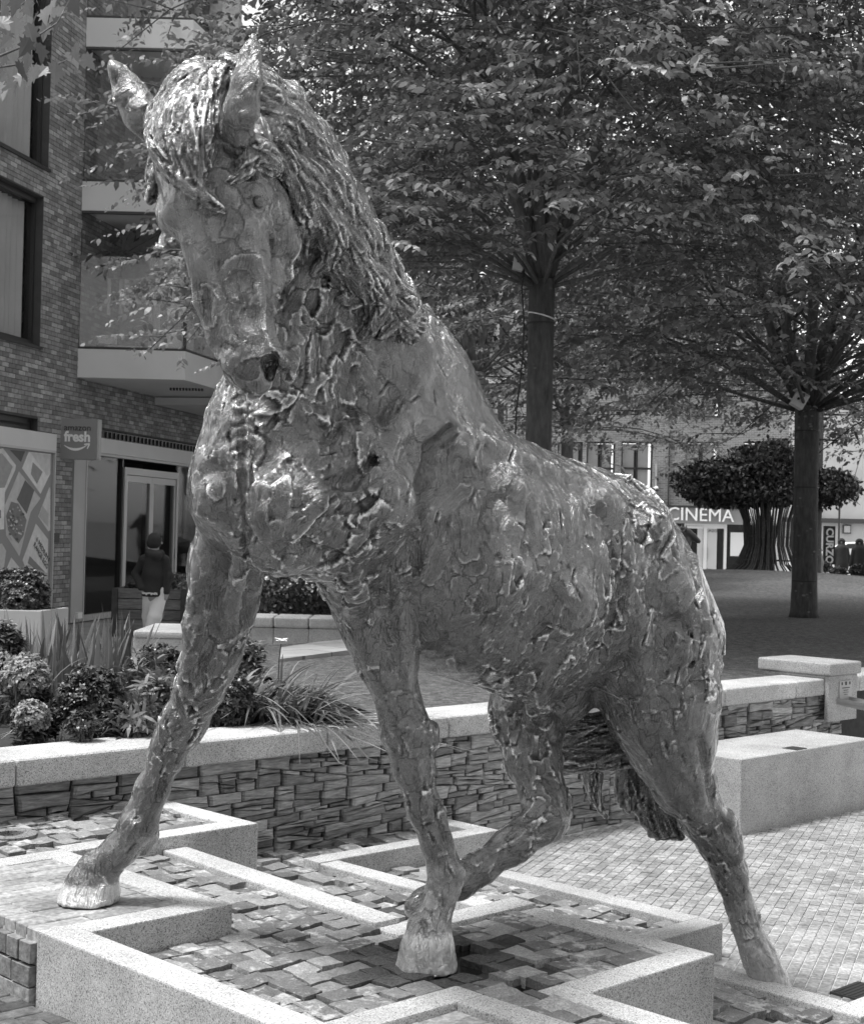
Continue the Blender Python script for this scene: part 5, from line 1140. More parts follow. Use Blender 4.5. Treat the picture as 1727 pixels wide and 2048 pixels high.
# ---- cinema building, far right
CY = 64.0
def cpt(x, y, Y=CY): return at(x, y, Y/(CF[1]))
def cX(x, Y=CY): return at(x, 1050, Y)[0]
def cZ(y, x=1350, Y=CY): return at(x, y, Y)[2]
cin = empty('cinema_building', (cX(1400), CY, 0), 'brick cinema building with glass doors and a pale sign band beyond the mound', 'building')
def cbox(name, x0, x1, y0, y1, mat, parent=cin, o0=0, o1=.3, Y=CY, rt=False):
    """facade piece from photo pixels; o: how far it stands in front of the wall"""
    X0, X1 = cX(x0, Y), cX(x1, Y); z1 = cZ(y0, (x0+x1)/2, Y); z0 = max(-.02, cZ(y1, (x0+x1)/2, Y))
    q = MB(); q.prism([(X0, Y-o1, z1), (X1, Y-o1, z1), (X1, Y-o0, z1), (X0, Y-o0, z1)], z0); return q.build(name, M[mat], parent)
def bricktex(name, c1, c2, mortar, sx=1.0):
    m, t, b = newmat(name); p = pos(t); mp = nd(t, 'Mapping'); mp.inputs['Rotation'].default_value = (math.radians(90), 0, 0); t.links.new(p, mp.inputs[0])
    br = nd(t, 'TexBrick'); br.inputs['Scale'].default_value = 1; br.inputs['Brick Width'].default_value = .225; br.inputs['Row Height'].default_value = .075; br.inputs['Mortar Size'].default_value = .008
    sp_ = nd(t, 'SeparateXYZ'); cb = nd(t, 'CombineXYZ'); t.links.new(p, sp_.inputs[0]); t.links.new(sp_.outputs[0], cb.inputs[0]); t.links.new(sp_.outputs[2], cb.inputs[1]); t.links.new(cb.outputs[0], br.inputs['Vector'])
    for k, c in (('Color1', c1), ('Color2', c2), ('Mortar', mortar)): br.inputs[k].default_value = (c, c, c, 1)
    t.links.new(mixc(t, 1.0, br.outputs['Color'], ramp(t, noise(t, p, .6, 4), [(.3, .85), (.7, 1.15)]), 'MULTIPLY'), b.inputs['Base Color']); b.inputs['Roughness'].default_value = .85; return m
M['brick_far'] = bricktex('far_brickwork', .14, .24, .36); M['pale_far'] = flat('far_pale_render', .42, .8, var=.1, vs=.5); M['mid_far'] = flat('far_grey_render', .27, .8, var=.12, vs=.6)
WIN = [(1168, 1238, 560, 660), (1060, 1125, 560, 660), (1237, 1300, 884, 978), (1365, 1431, 884, 972), (1168, 1225, 884, 978), (1110, 1160, 884, 978), (1369, 1432, 640, 835), (1237, 1300, 640, 760), (1480, 1540, 884, 972), (1490, 1545, 640, 760), (1237, 1300, 440, 560), (1369, 1432, 440, 560)]
wm = MB()
def wallpanel(x0, x1, y0, y1): cbox('brick_wall', x0, x1, y0, y1, 'brick_far')
ys = sorted({300, 440, 560, 640, 660, 760, 835, 884, 972, 978, 1015}); xs = sorted({1010, 1500, 1570}|{w_[0] for w_ in WIN}|{w_[1] for w_ in WIN})
for i in range(len(xs)-1):
    runs = []
    for j in range(len(ys)-1):
        xc, yc = (xs[i]+xs[i+1])/2, (ys[j]+ys[j+1])/2
        solid = not any(w_[0] < xc < w_[1] and w_[2] < yc < w_[3] for w_ in WIN)
        if solid:
            if runs and runs[-1][1] == ys[j]: runs[-1][1] = ys[j+1]
            else: runs.append([ys[j], ys[j+1]])
    for a, b in runs: wallpanel(xs[i], xs[i+1], a, b)
for w_ in WIN:
    x0, x1, y0, y1 = w_; wn = cbox('window', x0, x0+3, y0, y1, 'frame_dark', cin, .05, .15); cbox('frame', x1-3, x1, y0, y1, 'frame_dark', wn, .05, .15); cbox('frame', x0+3, x1-3, (y0+y1)/2+4, (y0+y1)/2+8, 'frame_dark', wn, .05, .15); cbox('frame', x0+3, x1-3, y0, y0+3, 'frame_dark', wn, .05, .15); cbox('sill', x0-1, x1+1, y1-3, y1, 'frame_dark', wn, .05, .36)
    cbox('frame', (x0+x1)/2-1, (x0+x1)/2+1, y0+3, y1-3, 'frame_dark', wn, .05, .15); cbox('pane', x0+3, x1-3, y0+3, y1-3, 'glass', wn, .08, .10); cbox('curtain', x0+4, (x0+x1)/2-5, y0+4, y1-4, 'curtain', wn, .02, .05); cbox('curtain', (x0+x1)/2+3, x1-8, y0+4, y1-4, 'curtain', wn, .02, .05); cbox('room', x0-2, x1+2, y0, y1, 'interior', wn, -1.6, -1.5)
for yb, ye in ((866, 1015), (0, 0)):
    if ye: cbox('downpipe', 1331, 1333, yb, ye, 'frame_dark', cin, .3, .4); cbox('downpipe', 1305, 1308, 928, 1010, 'panel_shade', cin, .3, .42)
cbox('sign_band', 1180, 1490, 1015, 1046, 'mid_far', cin, -.2, .7); cbox('roof_edge', 1180, 1490, 1011, 1015, 'frame_dark', cin, -.2, .8)
text_mesh('sign_lettering', 'CINEMA', .78, M['white'], cin, (cX(1393), CY-.80, cZ(1031, 1393)), (1, 0, -.012), (0, 0, 1), .03, xs=.98)
cbox('dark_interior', 1180, 1570, 1046, 1150, 'interior', cin, -2.0, -1.9)
dm = cbox('door_frame', 1366, 1371, 1046, 1148, 'white', cin, .2, .35); cbox('frame', 1445, 1450, 1046, 1148, 'white', dm, .2, .35); cbox('frame', 1371, 1445, 1046, 1052, 'white', dm, .2, .35); cbox('frame', 1404, 1411, 1052, 1146, 'white', dm, .2, .35)
for (a, b) in ((1371, 1404), (1411, 1445)):
    d_ = cbox('door', a, b, 1052, 1057, 'white', cin, .22, .33); cbox('pane', a+1, b-1, 1057, 1144, 'glass', d_, .25, .27); cbox('rail', a, b, 1144, 1147, 'white', d_, .22, .33)
cbox('notice_sheet', 1392, 1403, 1057, 1143, 'panel', cin, .28, .29); cbox('notice_sheet', 1412, 1431, 1054, 1143, 'panel', cin, .28, .29)
cbox('handle', 1402, 1403, 1095, 1120, 'steel', cin, .36, .4); cbox('handle', 1412, 1413, 1095, 1120, 'steel', cin, .36, .4)
cbox('glazing', 1180, 1366, 1046, 1148, 'glass', cin, .1, .12); cbox('glazing', 1450, 1570, 1046, 1148, 'glass', cin, .1, .12)
text_mesh('door_words', 'CURZON', .16, M['frame_dark'], cin, (cX(1421), CY-.30, cZ(1062, 1421)), (1, 0, 0), (0, 0, 1), .002)
bx = cbox('light_box', 1456, 1488, 1063, 1114, 'frame_dark', cin, .2, .28); cbox('poster', 1458, 1486, 1065, 1112, 'white', bx, .285, .295)
cam_ = empty('security_camera', at(1311, 978, CY-.9), 'white dome security camera fixed to the cinema wall above the sign', 'camera')
sdf_part('housing', blob(1312, 976, CY-.75, 4, .02), 'white', cam_, .02); sdf_part('lens_dome', blob(1313, 980, CY-.8, 3.4, .02), 'black', cam_, .02); q = MB(); q.box(at(1308, 975, CY-.4), (.04, 0, 0), (0, .4, 0), (0, 0, .03)); q.build('arm', M['white'], cam_)
c2_ = empty('floodlight', at(1314, 1003, CY-.9), 'small white floodlight on the cinema wall just above the sign band', 'light'); q = MB(); q.box(at(1315, 1003, CY-.8), (.12, 0, .03), (0, .1, 0), (-.02, 0, .07)); q.build('housing', M['white'], c2_, bevel=.02); q = MB(); q.box(at(1310, 1003, CY-.4), (.03, 0, 0), (0, .4, 0), (0, 0, .03)); q.build('arm', M['white'], c2_)
# pale building left of it
pb_ = empty('pale_building', (cX(980, 72), 72, 0), 'pale rendered building seen between the tree trunks above the back of the horse', 'building')
cbox('wall', 700, 1010, 560, 1150, 'mid_far', pb_, -6, 0, 72); cbox('wall', 1010, 1190, 560, 1150, 'pale_far', pb_, -6, -.5, 72)
for (a, b, c, d) in [(905, 960, 770, 850), (985, 1005, 790, 860), (905, 960, 600, 690), (1090, 1110, 770, 850), (1120, 1170, 880, 940), (1010, 1050, 730, 760), (985, 1040, 640, 700), (1100, 1160, 640, 720)]:
    f_ = cbox('window', a, b, c, d, 'panel_shade', pb_, .0, .12, 72); cbox('pane', a+4, b-4, c+4, d-4, 'frame_dark', f_, .12, .14, 72)
for yy in (755, 870): cbox('floor_band', 700, 1190, yy, yy+12, 'panel', pb_, 0, .2, 72)
# far pale building on the right, with signs and people before it
fb = empty('far_building', (cX(1690, 115), 115, 0), 'pale far building with dark band behind the parked white car', 'building')
cbox('wall', 1560, 1860, 800, 1150, 'pale_far', fb, -10, 0, 115); cbox('dark_band', 1560, 1860, 1038, 1047, 'frame_dark', fb, 0, .5, 115); wq = cbox('window', 1684, 1700, 1050, 1067, 'frame_dark', fb, 0, .2, 115); cbox('pane', 1686, 1698, 1052, 1065, 'panel_shade', wq, .2, .25, 115); cbox('doorway', 1681, 1692, 1092, 1110, 'black', fb, 0, .2, 115); cbox('doorway', 1699, 1708, 1092, 1108, 'frame_dark', fb, 0, .2, 115)
for a in (1590, 1620, 1745, 1790): f_ = cbox('window', a, a+18, 960, 1000, 'frame_dark', fb, 0, .2, 115); cbox('pane', a+2, a+16, 962, 998, 'panel_shade', f_, .2, .25, 115)
bs = empty('banner_sign', (cX(1656, 47), 47, 0), 'black upright sign with white letters turned on their side, right of the second trunk', 'sign')
cbox('board', 1645.5, 1668, 1052, 1129, 'black', bs, 0, .12, 47); cbox('post', 1650, 1652, 1129, 1160, 'frame_dark', bs, 0.02, .08, 47); cbox('post', 1662, 1664, 1129, 1160, 'frame_dark', bs, 0.02, .08, 47)
text_mesh('sign_lettering', 'CURZO', .315, M['white'], bs, (cX(1656.5, 47), 46.87, cZ(1092, 1656, 47)), (0.0, 0, -1), (1, 0, 0), .004, bold=.012, xs=1.02)
cbox('wall_strip', 1625, 1645, 1020, 1140, 'mid_far', fb, 0, .4, 90) if False else None
# car
car = empty('parked_car', (cX(1695, 100), 100, 0), 'white hatchback parked in front of the far pale building', 'car')
def carbody(pts, y0, y1, nm, mt, z_in=0):
    q = MB(); n = len(pts); V = []
    for yy in (y0, y1): V += [(x+cX(1700, 100), yy, z) for x, z in pts]
    q.add(V, [tuple(range(n)), tuple(range(2*n-1, n-1, -1))]+[(i, i+n, (i+1) % n+n, (i+1) % n) for i in range(n)]); return q.build(nm, M[mt], car, bevel=.05, seg=2)
carbody([(-2.1, .35), (-2.1, .85), (-1.6, .95), (-1.0, 1.0), (-.4, 1.42), (.7, 1.48), (1.5, 1.1), (1.95, .98), (2.05, .6), (2.05, .35)], 99.2, 100.9, 'body', 'white')
carbody([(-.85, 1.02), (-.38, 1.34), (.65, 1.39), (1.3, 1.08)], 99.16, 99.22, 'side_window', 'black')
for xx in (-1.35, 1.35):
    q = MB(); q.tube([(cX(1700, 100)+xx, 99.15, .33), (cX(1700, 100)+xx, 99.4, .33)], .33, 16); wh = q.build('wheel', M['black'], car); q = MB(); q.tube([(cX(1700, 100)+xx, 99.12, .33), (cX(1700, 100)+xx, 99.16, .33)], .2, 12); q.build('rim', M['steel'], wh)
q = MB(); q.box((cX(1700, 100)-2.08, 99.6, .75), (.04, 0, 0), (0, .18, 0), (0, 0, .08)); q.build('headlight', M['steel'], car)
# two far people, dark coats
for (x, y, D, lb) in [(1682, 1107, 52, 'person in black coat standing in front of the white car'), (1718, 1105, 48, 'person in dark hooded coat at the right edge near the white car')]:
    e = empty('person', at(x, 1150, D), lb, 'person'); s_ = D/52
    foot_y = 1024+0; zz = lambda h_: (at(x, 0, D)[2])
    X = at(x, 1100, D)[0]; base = chain([(x, y, D, 3.2), (x, y+2, D, 3)], .03)
    sc_ = FOC/D
    def pp(dx, h_): # height above ground in metres to pixel
        yy = 1024-((h_-EYE)*FOC/D)+ (x-863.5)*math.tan(ROLL)+FOC*math.tan(PITCH); return (x+dx*sc_, yy)
    head = pp(0, 1.6); sh_ = pp(0, 1.35); hip = pp(0, .9)
    sdf_part('body', [] + blob(head[0], head[1], D, .105*sc_, .02)+chain([(sh_[0], sh_[1], D, .15*sc_), (hip[0], hip[1], D, .15*sc_)], .05)+chain([(*pp(-.09, .85), D, .09*sc_), (*pp(-.12, .06), D, .05*sc_)], .03)+chain([(*pp(.09, .85), D, .09*sc_), (*pp(.14, .06), D+.1, .05*sc_)], .03)+chain([(*pp(-.17, 1.35), D, .06*sc_), (*pp(-.26, .85), D, .045*sc_)], .03)+chain([(*pp(.17, 1.35), D, .06*sc_), (*pp(.26, .85), D, .045*sc_)], .03), 'skin', e, .03)
    sdf_part('coat', chain([(*pp(0, 1.36), D, .19*sc_), (*pp(0, .75), D, .24*sc_)], .05)+blob(*pp(0, 1.6), D, .135*sc_, .04)+chain([(*pp(-.17, 1.35), D, .09*sc_), (*pp(-.28, .88), D, .07*sc_)], .03)+chain([(*pp(.17, 1.35), D, .09*sc_), (*pp(.28, .88), D, .07*sc_)], .03), 'cloth_dark', e, .03, sub=blob(x, head[1]+.02*sc_, D-.16, .08*sc_, .02))
# second bronze horse, far off in front of the cinema doors
h2_ = empty('horse_statue', at(1375, 1150, 50), 'second dark bronze horse statue far away in front of the cinema doors', 'statue')
D = 50
hb = chain([(1362, 1064, D, 8), (1374, 1066, D, 9), (1386, 1074, D, 7), (1394, 1081, D, 4.6), (1397, 1083, D, 4)], .06)+chain([(1366, 1066, D, 9), (1368, 1085, D, 12), (1362, 1108, D, 17)], .1)+chain([(1364, 1058, D, 3), (1363, 1049, D, 1.4)], .03)+chain([(1371, 1059, D-.15, 3), (1372, 1050, D-.15, 1.4)], .03)
hb += chain([(1360, 1115, D, 20), (1300, 1118, D+.8, 20)], .1)+chain([(1368, 1128, D, 9), (1370, 1150, D, 4), (1371, 1170, D, 4)], .05)+chain([(1352, 1128, D, 9), (1352, 1150, D, 4), (1352, 1170, D, 4)], .05)+chain([(1300, 1128, D+.8, 12), (1294, 1150, D+.8, 5), (1296, 1170, D+.8, 4)], .05)+chain([(1312, 1128, D+.8, 12), (1308, 1150, D+.8, 5), (1310, 1170, D+.8, 4)], .05)+chain([(1282, 1108, D+.9, 6), (1276, 1145, D+.9, 5)], .05)
v, f = sdf_mesh(hb, (), .035); mesh_np('body', v, f, M['dark_metal'], h2_, True)
mn = []
for j in range(10): mn += chain([(1360+j*1.4, 1055+j*.2, D-.1, 2), (1356+j*1.0, 1068+j*1.8, D-.12, 1.6)], .03)
v, f = sdf_mesh(mn, (), .03); mesh_np('mane', v, f, M['dark_metal'], h2_, True)
# pale statue between trunk and sign
ps = empty('stone_figure', at(1637, 1130, 44), 'small pale stone figure between the second trunk and the black sign', 'statue')
D = 44; v, f = sdf_mesh(chain([(1633, 1082, D, 4), (1633, 1085, D, 4)], .03)+chain([(1635, 1092, D, 5), (1638, 1110, D, 5), (1642, 1126, D, 5)], .05)+chain([(1636, 1094, D, 2.5), (1644, 1101, D, 2)], .03)+chain([(1641, 1124, D, 4), (1641, 1168, D, 5)], .04), (), .03); mesh_np('figure', v, f, M['pale_far'], ps, True)
lp = empty('lamp_post', at(1676, 1140, 70), 'thin dark lamp post beside the black upright sign', 'lamp post'); q = MB(); b0 = at(1675.5, 1135, 70); q.tube([(b0[0], b0[1], 0), (b0[0], b0[1], 4.2)], .05, 8); q.build('pole', M['frame_dark'], lp); q = MB(); q.tube([(b0[0], b0[1], 4.2), (b0[0], b0[1], 4.5)], [.12, .2], 10); q.build('lamp_head', M['frame_dark'], lp)

# ---- the other sides of the square, behind and beside the camera (unseen, added to darken reflections in bronze and glass)
def block(lab, x0, x1, y0, y1, h, face, mat='brick_far'):
    e = empty('unseen_building', ((x0+x1)/2, (y0+y1)/2, 0), lab, 'building'); q = MB(); q.prism([(x0, y0, h), (x1, y0, h), (x1, y1, h), (x0, y1, h)], -.02); q.build('wall', M[mat], e)
    ax = 0 if face in ('+y', '-y') else 1; a0, a1 = (x0, x1) if ax == 0 else (y0, y1); n = int((a1-a0)/3.2)
    for k in range(int((h-1.5)/3.1)):
        for i in range(n):
            a = a0+(i+.25)*(a1-a0)/n; b_ = a+1.6; z0 = 1.0+k*3.1; q = MB()
            if face == '+y': P = [(a, y1, z0+1.9), (b_, y1, z0+1.9), (b_, y1+.05, z0+1.9), (a, y1+.05, z0+1.9)]
            elif face == '-x': P = [(x0-.05, a, z0+1.9), (x0, a, z0+1.9), (x0, b_, z0+1.9), (x0-.05, b_, z0+1.9)]
            else: P = [(x1, a, z0+1.9), (x1+.05, a, z0+1.9), (x1+.05, b_, z0+1.9), (x1, b_, z0+1.9)]
            q.prism(P, z0); q.build('window', M['frame_dark'], e)
    return e
block('unseen brick building added behind the camera to darken reflections', -34, 34, -38, -26, 17, '+y')
block('unseen brick building added along the right side of the square for its dark reflection', 27, 39, -24, 12, 15, '-x')
block('unseen brick building added along the left side of the square for its dark reflection', -40, -26, -24, 14, 13, '+x')
# ------------------------------------------------------------------ plants and trees
def unit(a): return a/(np.linalg.norm(a, axis=-1, keepdims=True)+1e-9)
def leaf_mesh(name, P, D, Nn, L, mat, parent, wid=.30, seed=1, fold=.10, droop=.12, tone=None):
    """one small folded leaf per row: P base, D axis, Nn normal, L length"""
    P, D, Nn = np.asarray(P, float), unit(np.asarray(D, float)), np.asarray(Nn, float); n = len(P); L = np.broadcast_to(L, (n,))[:, None]
    S = unit(np.cross(D, Nn)); U = np.cross(S, D)
    V = np.stack([P, P+D*L*.24-S*L*wid*.72+U*L*fold*.5, P+D*L*.24+S*L*wid*.72+U*L*fold*.5, P+D*L*.62-S*L*wid*.80+U*L*fold*.2, P+D*L*.62+S*L*wid*.80+U*L*fold*.2, P+D*L-U*L*droop*1.3], 1)
    T3 = np.array([(0, 2, 1), (3, 4, 5)]); T4 = np.array([(1, 2, 4, 3)]); F = [(np.arange(n)[:, None, None]*6+T3[None]).reshape(-1, 3), (np.arange(n)[:, None, None]*6+T4[None]).reshape(-1, 4)]
    r = np.random.RandomState(seed).rand(n) if tone is None else tone
    return mesh_np(name, V.reshape(-1, 3), F, mat, parent, False, dict(rnd=np.repeat(r, 6)))
def sprays(starts, dirs, lens, per, leafL, rs, up=.75, flat_=.35):
    """flat drooping sprays of alternate leaves along short twigs"""
    n = len(starts); d = unit(dirs); side = unit(np.cross(d, np.array([0, 0, 1.0])+rs.normal(0, .25, (n, 3)))); P, D, Nn, Ls, T = [], [], [], [], []; tone = rs.rand(n)
    for k in range(per):
        t = (k+rs.rand(n)*.6)/per; s = 1 if k % 2 else -1
        p = starts+d*(lens*t)[:, None]+np.array([0, 0, -1.0])*((t**2)*lens*.22)[:, None]+side*rs.normal(0, .012, (n, 1))
        ax = d*.55+side*s*.85+np.array([0, 0, -flat_])+rs.normal(0, .28, (n, 3)); nn = np.array([0, 0, 1.0])*up+rs.normal(0, .38, (n, 3))+side*s*.2
        P.append(p); D.append(ax); Nn.append(nn); Ls.append(leafL*rs.uniform(.6, 1.15, n)*(1-.3*t)); T.append(np.clip(tone*.6+rs.rand(n)*.5, 0, 1)**1.2)
    return [np.concatenate(a) for a in (P, D, Nn, Ls, T)]
def tree(label, base, r0, fork_z, top, R, seed, name='broadleaf_tree', nb=70, per_b=26, per=14, leafL=.10, mat='leaf', bark='bark', z_low=None, limbs=None, lean=(0, 0), group=None, crown_shape=None, az=None, droop=.55, flare=1.25):
    rs = np.random.RandomState(seed); base = np.array(base, float); T = empty(name, base, label, 'tree', group)
    q = MB(); H = top-base[2]; fz = fork_z
    tp = [base+np.array([lean[0]*t, lean[1]*t, (fz-base[2])*t]) for t in (0, .04, .15, .5, 1)]; q.tube(tp, [r0*flare, r0*1.08, r0, r0*.95, r0*.95], 18)
    q.build('trunk', M[bark], T, smooth=True)
    lb = MB(); f0 = tp[-1]; leaders = []
    for k in range(limbs or 5):
        a = 2*math.pi*(k+rs.rand()*.6)/(limbs or 5); sp = R*rs.uniform(.18, .42); hz = rs.uniform(.7, 1)*(top-fz)
        pts = [f0-np.array([0, 0, .12])]; 
        for t in (.12, .3, .55, .8, 1): pts.append(f0+np.array([math.cos(a)*sp*t**.8, math.sin(a)*sp*t**.8, hz*t])+rs.normal(0, .05, 3))
        lb.tube(pts, [r0*.5, r0*.40, r0*.28, r0*.18, r0*.10, r0*.04], 8); leaders.append((pts, hz))
    S, Dd, Ln = [], [], []; zl = z_low if z_low is not None else fz
    for b in range(nb):
        u = (b+rs.rand())/nb; z = zl+(top-zl)*u**1.15; uu = (z-zl)/(top-zl)
        rad = R*(crown_shape(uu) if crown_shape else math.sqrt(max(.03, 1-max(0, (uu-.15)/.85)**2))*(.75+.25*rs.rand())); a = rs.uniform(0, 2*math.pi) if az is None else rs.choice(az)+rs.normal(0, .35)
        pts, hz = leaders[rs.randint(len(leaders))]; s0 = np.array([f0[0], f0[1], max(fz-.1, z-rad*.22)])
        kz = np.interp(s0[2], [p[2] for p in pts], range(len(pts))); i0 = int(kz); s0 = pts[i0] if i0 >= len(pts)-1 else pts[i0]+(pts[i0+1]-pts[i0])*(kz-i0)
        dr = np.array([math.cos(a), math.sin(a), 0]); rise = rs.uniform(.25, .75)
        pp = []; wv = rs.normal(0, .12, 3)
        for t in np.linspace(0, 1, 7):
            pp.append(s0+dr*rad*t+np.array([0, 0, rad*(rise*t-droop*t**2.2)+(z-s0[2])*min(1, t*1.6)*.8])+np.cross(dr, [0, 0, 1])*wv[0]*math.sin(t*4)*rad*.5+np.array([0, 0, wv[1]*math.sin(t*5)*.6]))
        for j_ in range(1, 6): pp[j_] = pp[j_]+rs.normal(0, .05*rad/5, 3)
        if b % 5 < 3: lb.tube(pp, [r0*.13*(1-t)**1.1*(.5+.5*(1-uu))+.005 for t in np.linspace(0, 1, 7)], 5)
        for k in range(per_b):
            t = rs.uniform(.10, 1)**.75; i = min(5, int(t*6)); p = pp[i]+(pp[i+1]-pp[i])*(t*6-i)
            sa = rs.choice([-1, 1])*rs.uniform(.3, 1.25); dd = dr*math.cos(sa)+np.cross(dr, [0, 0, 1])*math.sin(sa); off = rs.uniform(0, .30)*rad*(1.1-t*.6)
            p = p+dd*off+np.array([0, 0, -off*.12+rs.normal(0, .07)])
            S.append(p); Dd.append(dd+np.array([0, 0, rs.uniform(-.25, .12)])); Ln.append(rs.uniform(.35, .75)*(leafL/.1)**.5)
            if rs.rand() < .35 and off > .25: lb.tube([p-dd*off*.9, p+dd*.2], [.010, .004], 3, cap=False)
    o = lb.build('limb', M[bark], T, smooth=True); o.name = 'limbs'; o['kind'] = 'stuff'
    P, D, Nn, Ls, tn = sprays(np.array(S), np.array(Dd), np.array(Ln), per, leafL, rs)
    leaf_mesh('crown', P, D, Nn, Ls, M[mat], T, .29, seed, tone=tn); return T
def gz(x, y): return lawn_z(x, y)
t1x, t1y = at(1076, 900, 15)[0], 15.0
T1 = tree('large dark tree behind the horse, a white band strapped round its trunk', (t1x, t1y, gz(t1x, t1y)), .137, 4.25, 11.5, 4.15, 5, nb=195, per_b=34, per=15, leafL=.108, z_low=4.35, limbs=6)
def ringband(x, y, r, z, mat, parent, nm, tilt=0, h=.012):
    q = MB(); n = 24; V = []
    for zz in (z-h, z+h):
        for rad in (r, r+.006): V += [(x+rad*math.cos(2*math.pi*i/n), y+rad*math.sin(2*math.pi*i/n), zz+tilt*math.cos(2*math.pi*i/n)) for i in range(n)]
    F = []
    for i in range(n):
        j = (i+1) % n; F += [(n+i, n+j, 3*n+j, 3*n+i), (2*n+i, 2*n+j, 3*n+j, 3*n+i)[::1], (i, j, n+j, n+i)]
    q.add(V, F); return q.build(nm, M[mat], parent)
ringband(t1x, t1y, .132, at(1076, 632, 15)[2], 'panel', T1, 'white_band', -.035, .007); ringband(t1x, t1y, .133, at(1076, 646, 15)[2], 'black', T1, 'dark_band', .0, .006)
cb_ = empty('cable', at(1046, 600, 14.8), 'thin black cable hanging loose beside the strapped trunk', 'cable'); q = MB(); q.tube([at(x, y, 14.8) for x, y in ((1050, 520), (1043, 575), (1047, 640), (1046, 700), (1040, 760), (1032, 820), (1030, 870), (1024, 900), (1040, 960), (1060, 1060), (1068, 1260))], .009, 5); q.build('wire', M['black'], cb_, smooth=True)
bt = empty('nest_box', at(1037, 525, 14.8), 'small grey nest box fixed high on the strapped trunk', 'nest box'); q = MB(); q.box(at(1036, 526, 14.82), (.05, 0, -.01), (0, .06, 0), (.012, 0, .075)); q.build('box', M['panel_shade'], bt, bevel=.005); q = MB(); q.box(at(1036, 508, 14.80), (.065, 0, -.01), (0, .075, 0), (0, 0, .006)); q.build('lid', M['frame_light'], bt); q = MB(); q.tube([at(1036, 522, 14.762), at(1036, 522, 14.755)], .014, 10); q.build('hole', M['black'], bt)
D2 = 19.6; t2x = at(1606, 1250, D2)[0]; t2z = gz(t2x, D2)
T2 = tree('tree with straight dark trunk on the turf in front of the mound', (t2x, D2, t2z-.03), .165, at(1612, 812, D2)[2], 11.5, 5.6, 8, nb=170, per_b=29, per=14, leafL=.125, z_low=3.5, limbs=6, lean=(at(1614, 812, D2)[0]-t2x, 0))
for yy in (862, 975, 1162): x_ = at(1606+(1250-yy)*.02, yy, D2); ringband(x_[0], D2, .160, x_[2], 'black', T2, 'dark_band', .0, .006)
n2 = empty('nest_box', at(1597, 800, 19.3), 'pale nest box wedged in the fork of the right hand trunk', 'nest box'); q = MB(); q.box(at(1598, 800, 19.30), (.07, 0, -.04), (0, .08, 0), (.05, 0, .09)); q.build('box', M['panel'], n2, bevel=.005); q = MB(); q.tube([at(1596, 797, 19.215), at(1596, 797, 19.205)], .018, 10); q.build('hole', M['black'], n2); q = MB(); q.box(at(1601, 786, 19.30), (.08, 0, -.045), (0, .10, 0), (.005, 0, .008)); q.build('lid', M['panel_shade'], n2)
T3 = tree('dense tree standing outside the right edge whose crown fills the top right corner', (7.4, 16.0, .7), .17, 4.6, 12, 5.6, 12, nb=125, per_b=27, per=13, leafL=.105, z_low=3.2)
T4 = tree('pale barked young tree with forked trunk seen above the withers of the horse', (at(952, 830, 27)[0], 27, 0), .17, at(952, 745, 27)[2], 9.5, 4.0, 15, nb=46, per_b=16, per=12, leafL=.13, mat='leaf_light', bark='bark2', z_low=3.9, limbs=3)
T5 = tree('slender young tree with pale leaves to the right of the strapped trunk', (at(1134, 900, 33)[0], 33, 0), .14, at(1134, 850, 33)[2], 8.0, 3.6, 16, nb=30, per_b=12, per=11, leafL=.14, mat='leaf_light', bark='bark2', z_low=3.2, limbs=3)
for (X, Y, R, sd, lb, top) in [(at(600, 500, 30)[0], 30, 6.5, 21, 'broad dark tree farther back, behind the neck of the horse', 14), (at(1092, 500, 34)[0], 34, 7, 22, 'broad dark tree farther back, its trunk hidden by the strapped trunk', 15), (at(1640, 500, 38)[0], 38, 7.5, 23, 'broad dark tree farther back, behind the right hand trunk', 16), (at(960, 300, 40)[0], 40, 7.5, 24, 'tall dark tree farthest back above the pale building', 18), (at(1790, 700, 44)[0], 44, 7.0, 25, 'dark tree with low crown beyond the black upright sign at the right edge', 12)]:
    tree(lb, (X, Y, 0), .2, 5.0, top, R, sd, nb=95, per_b=19, per=9, leafL=.235, mat='leaf_far', z_low=5.6 if sd != 25 else 4.4, limbs=5, group=None)
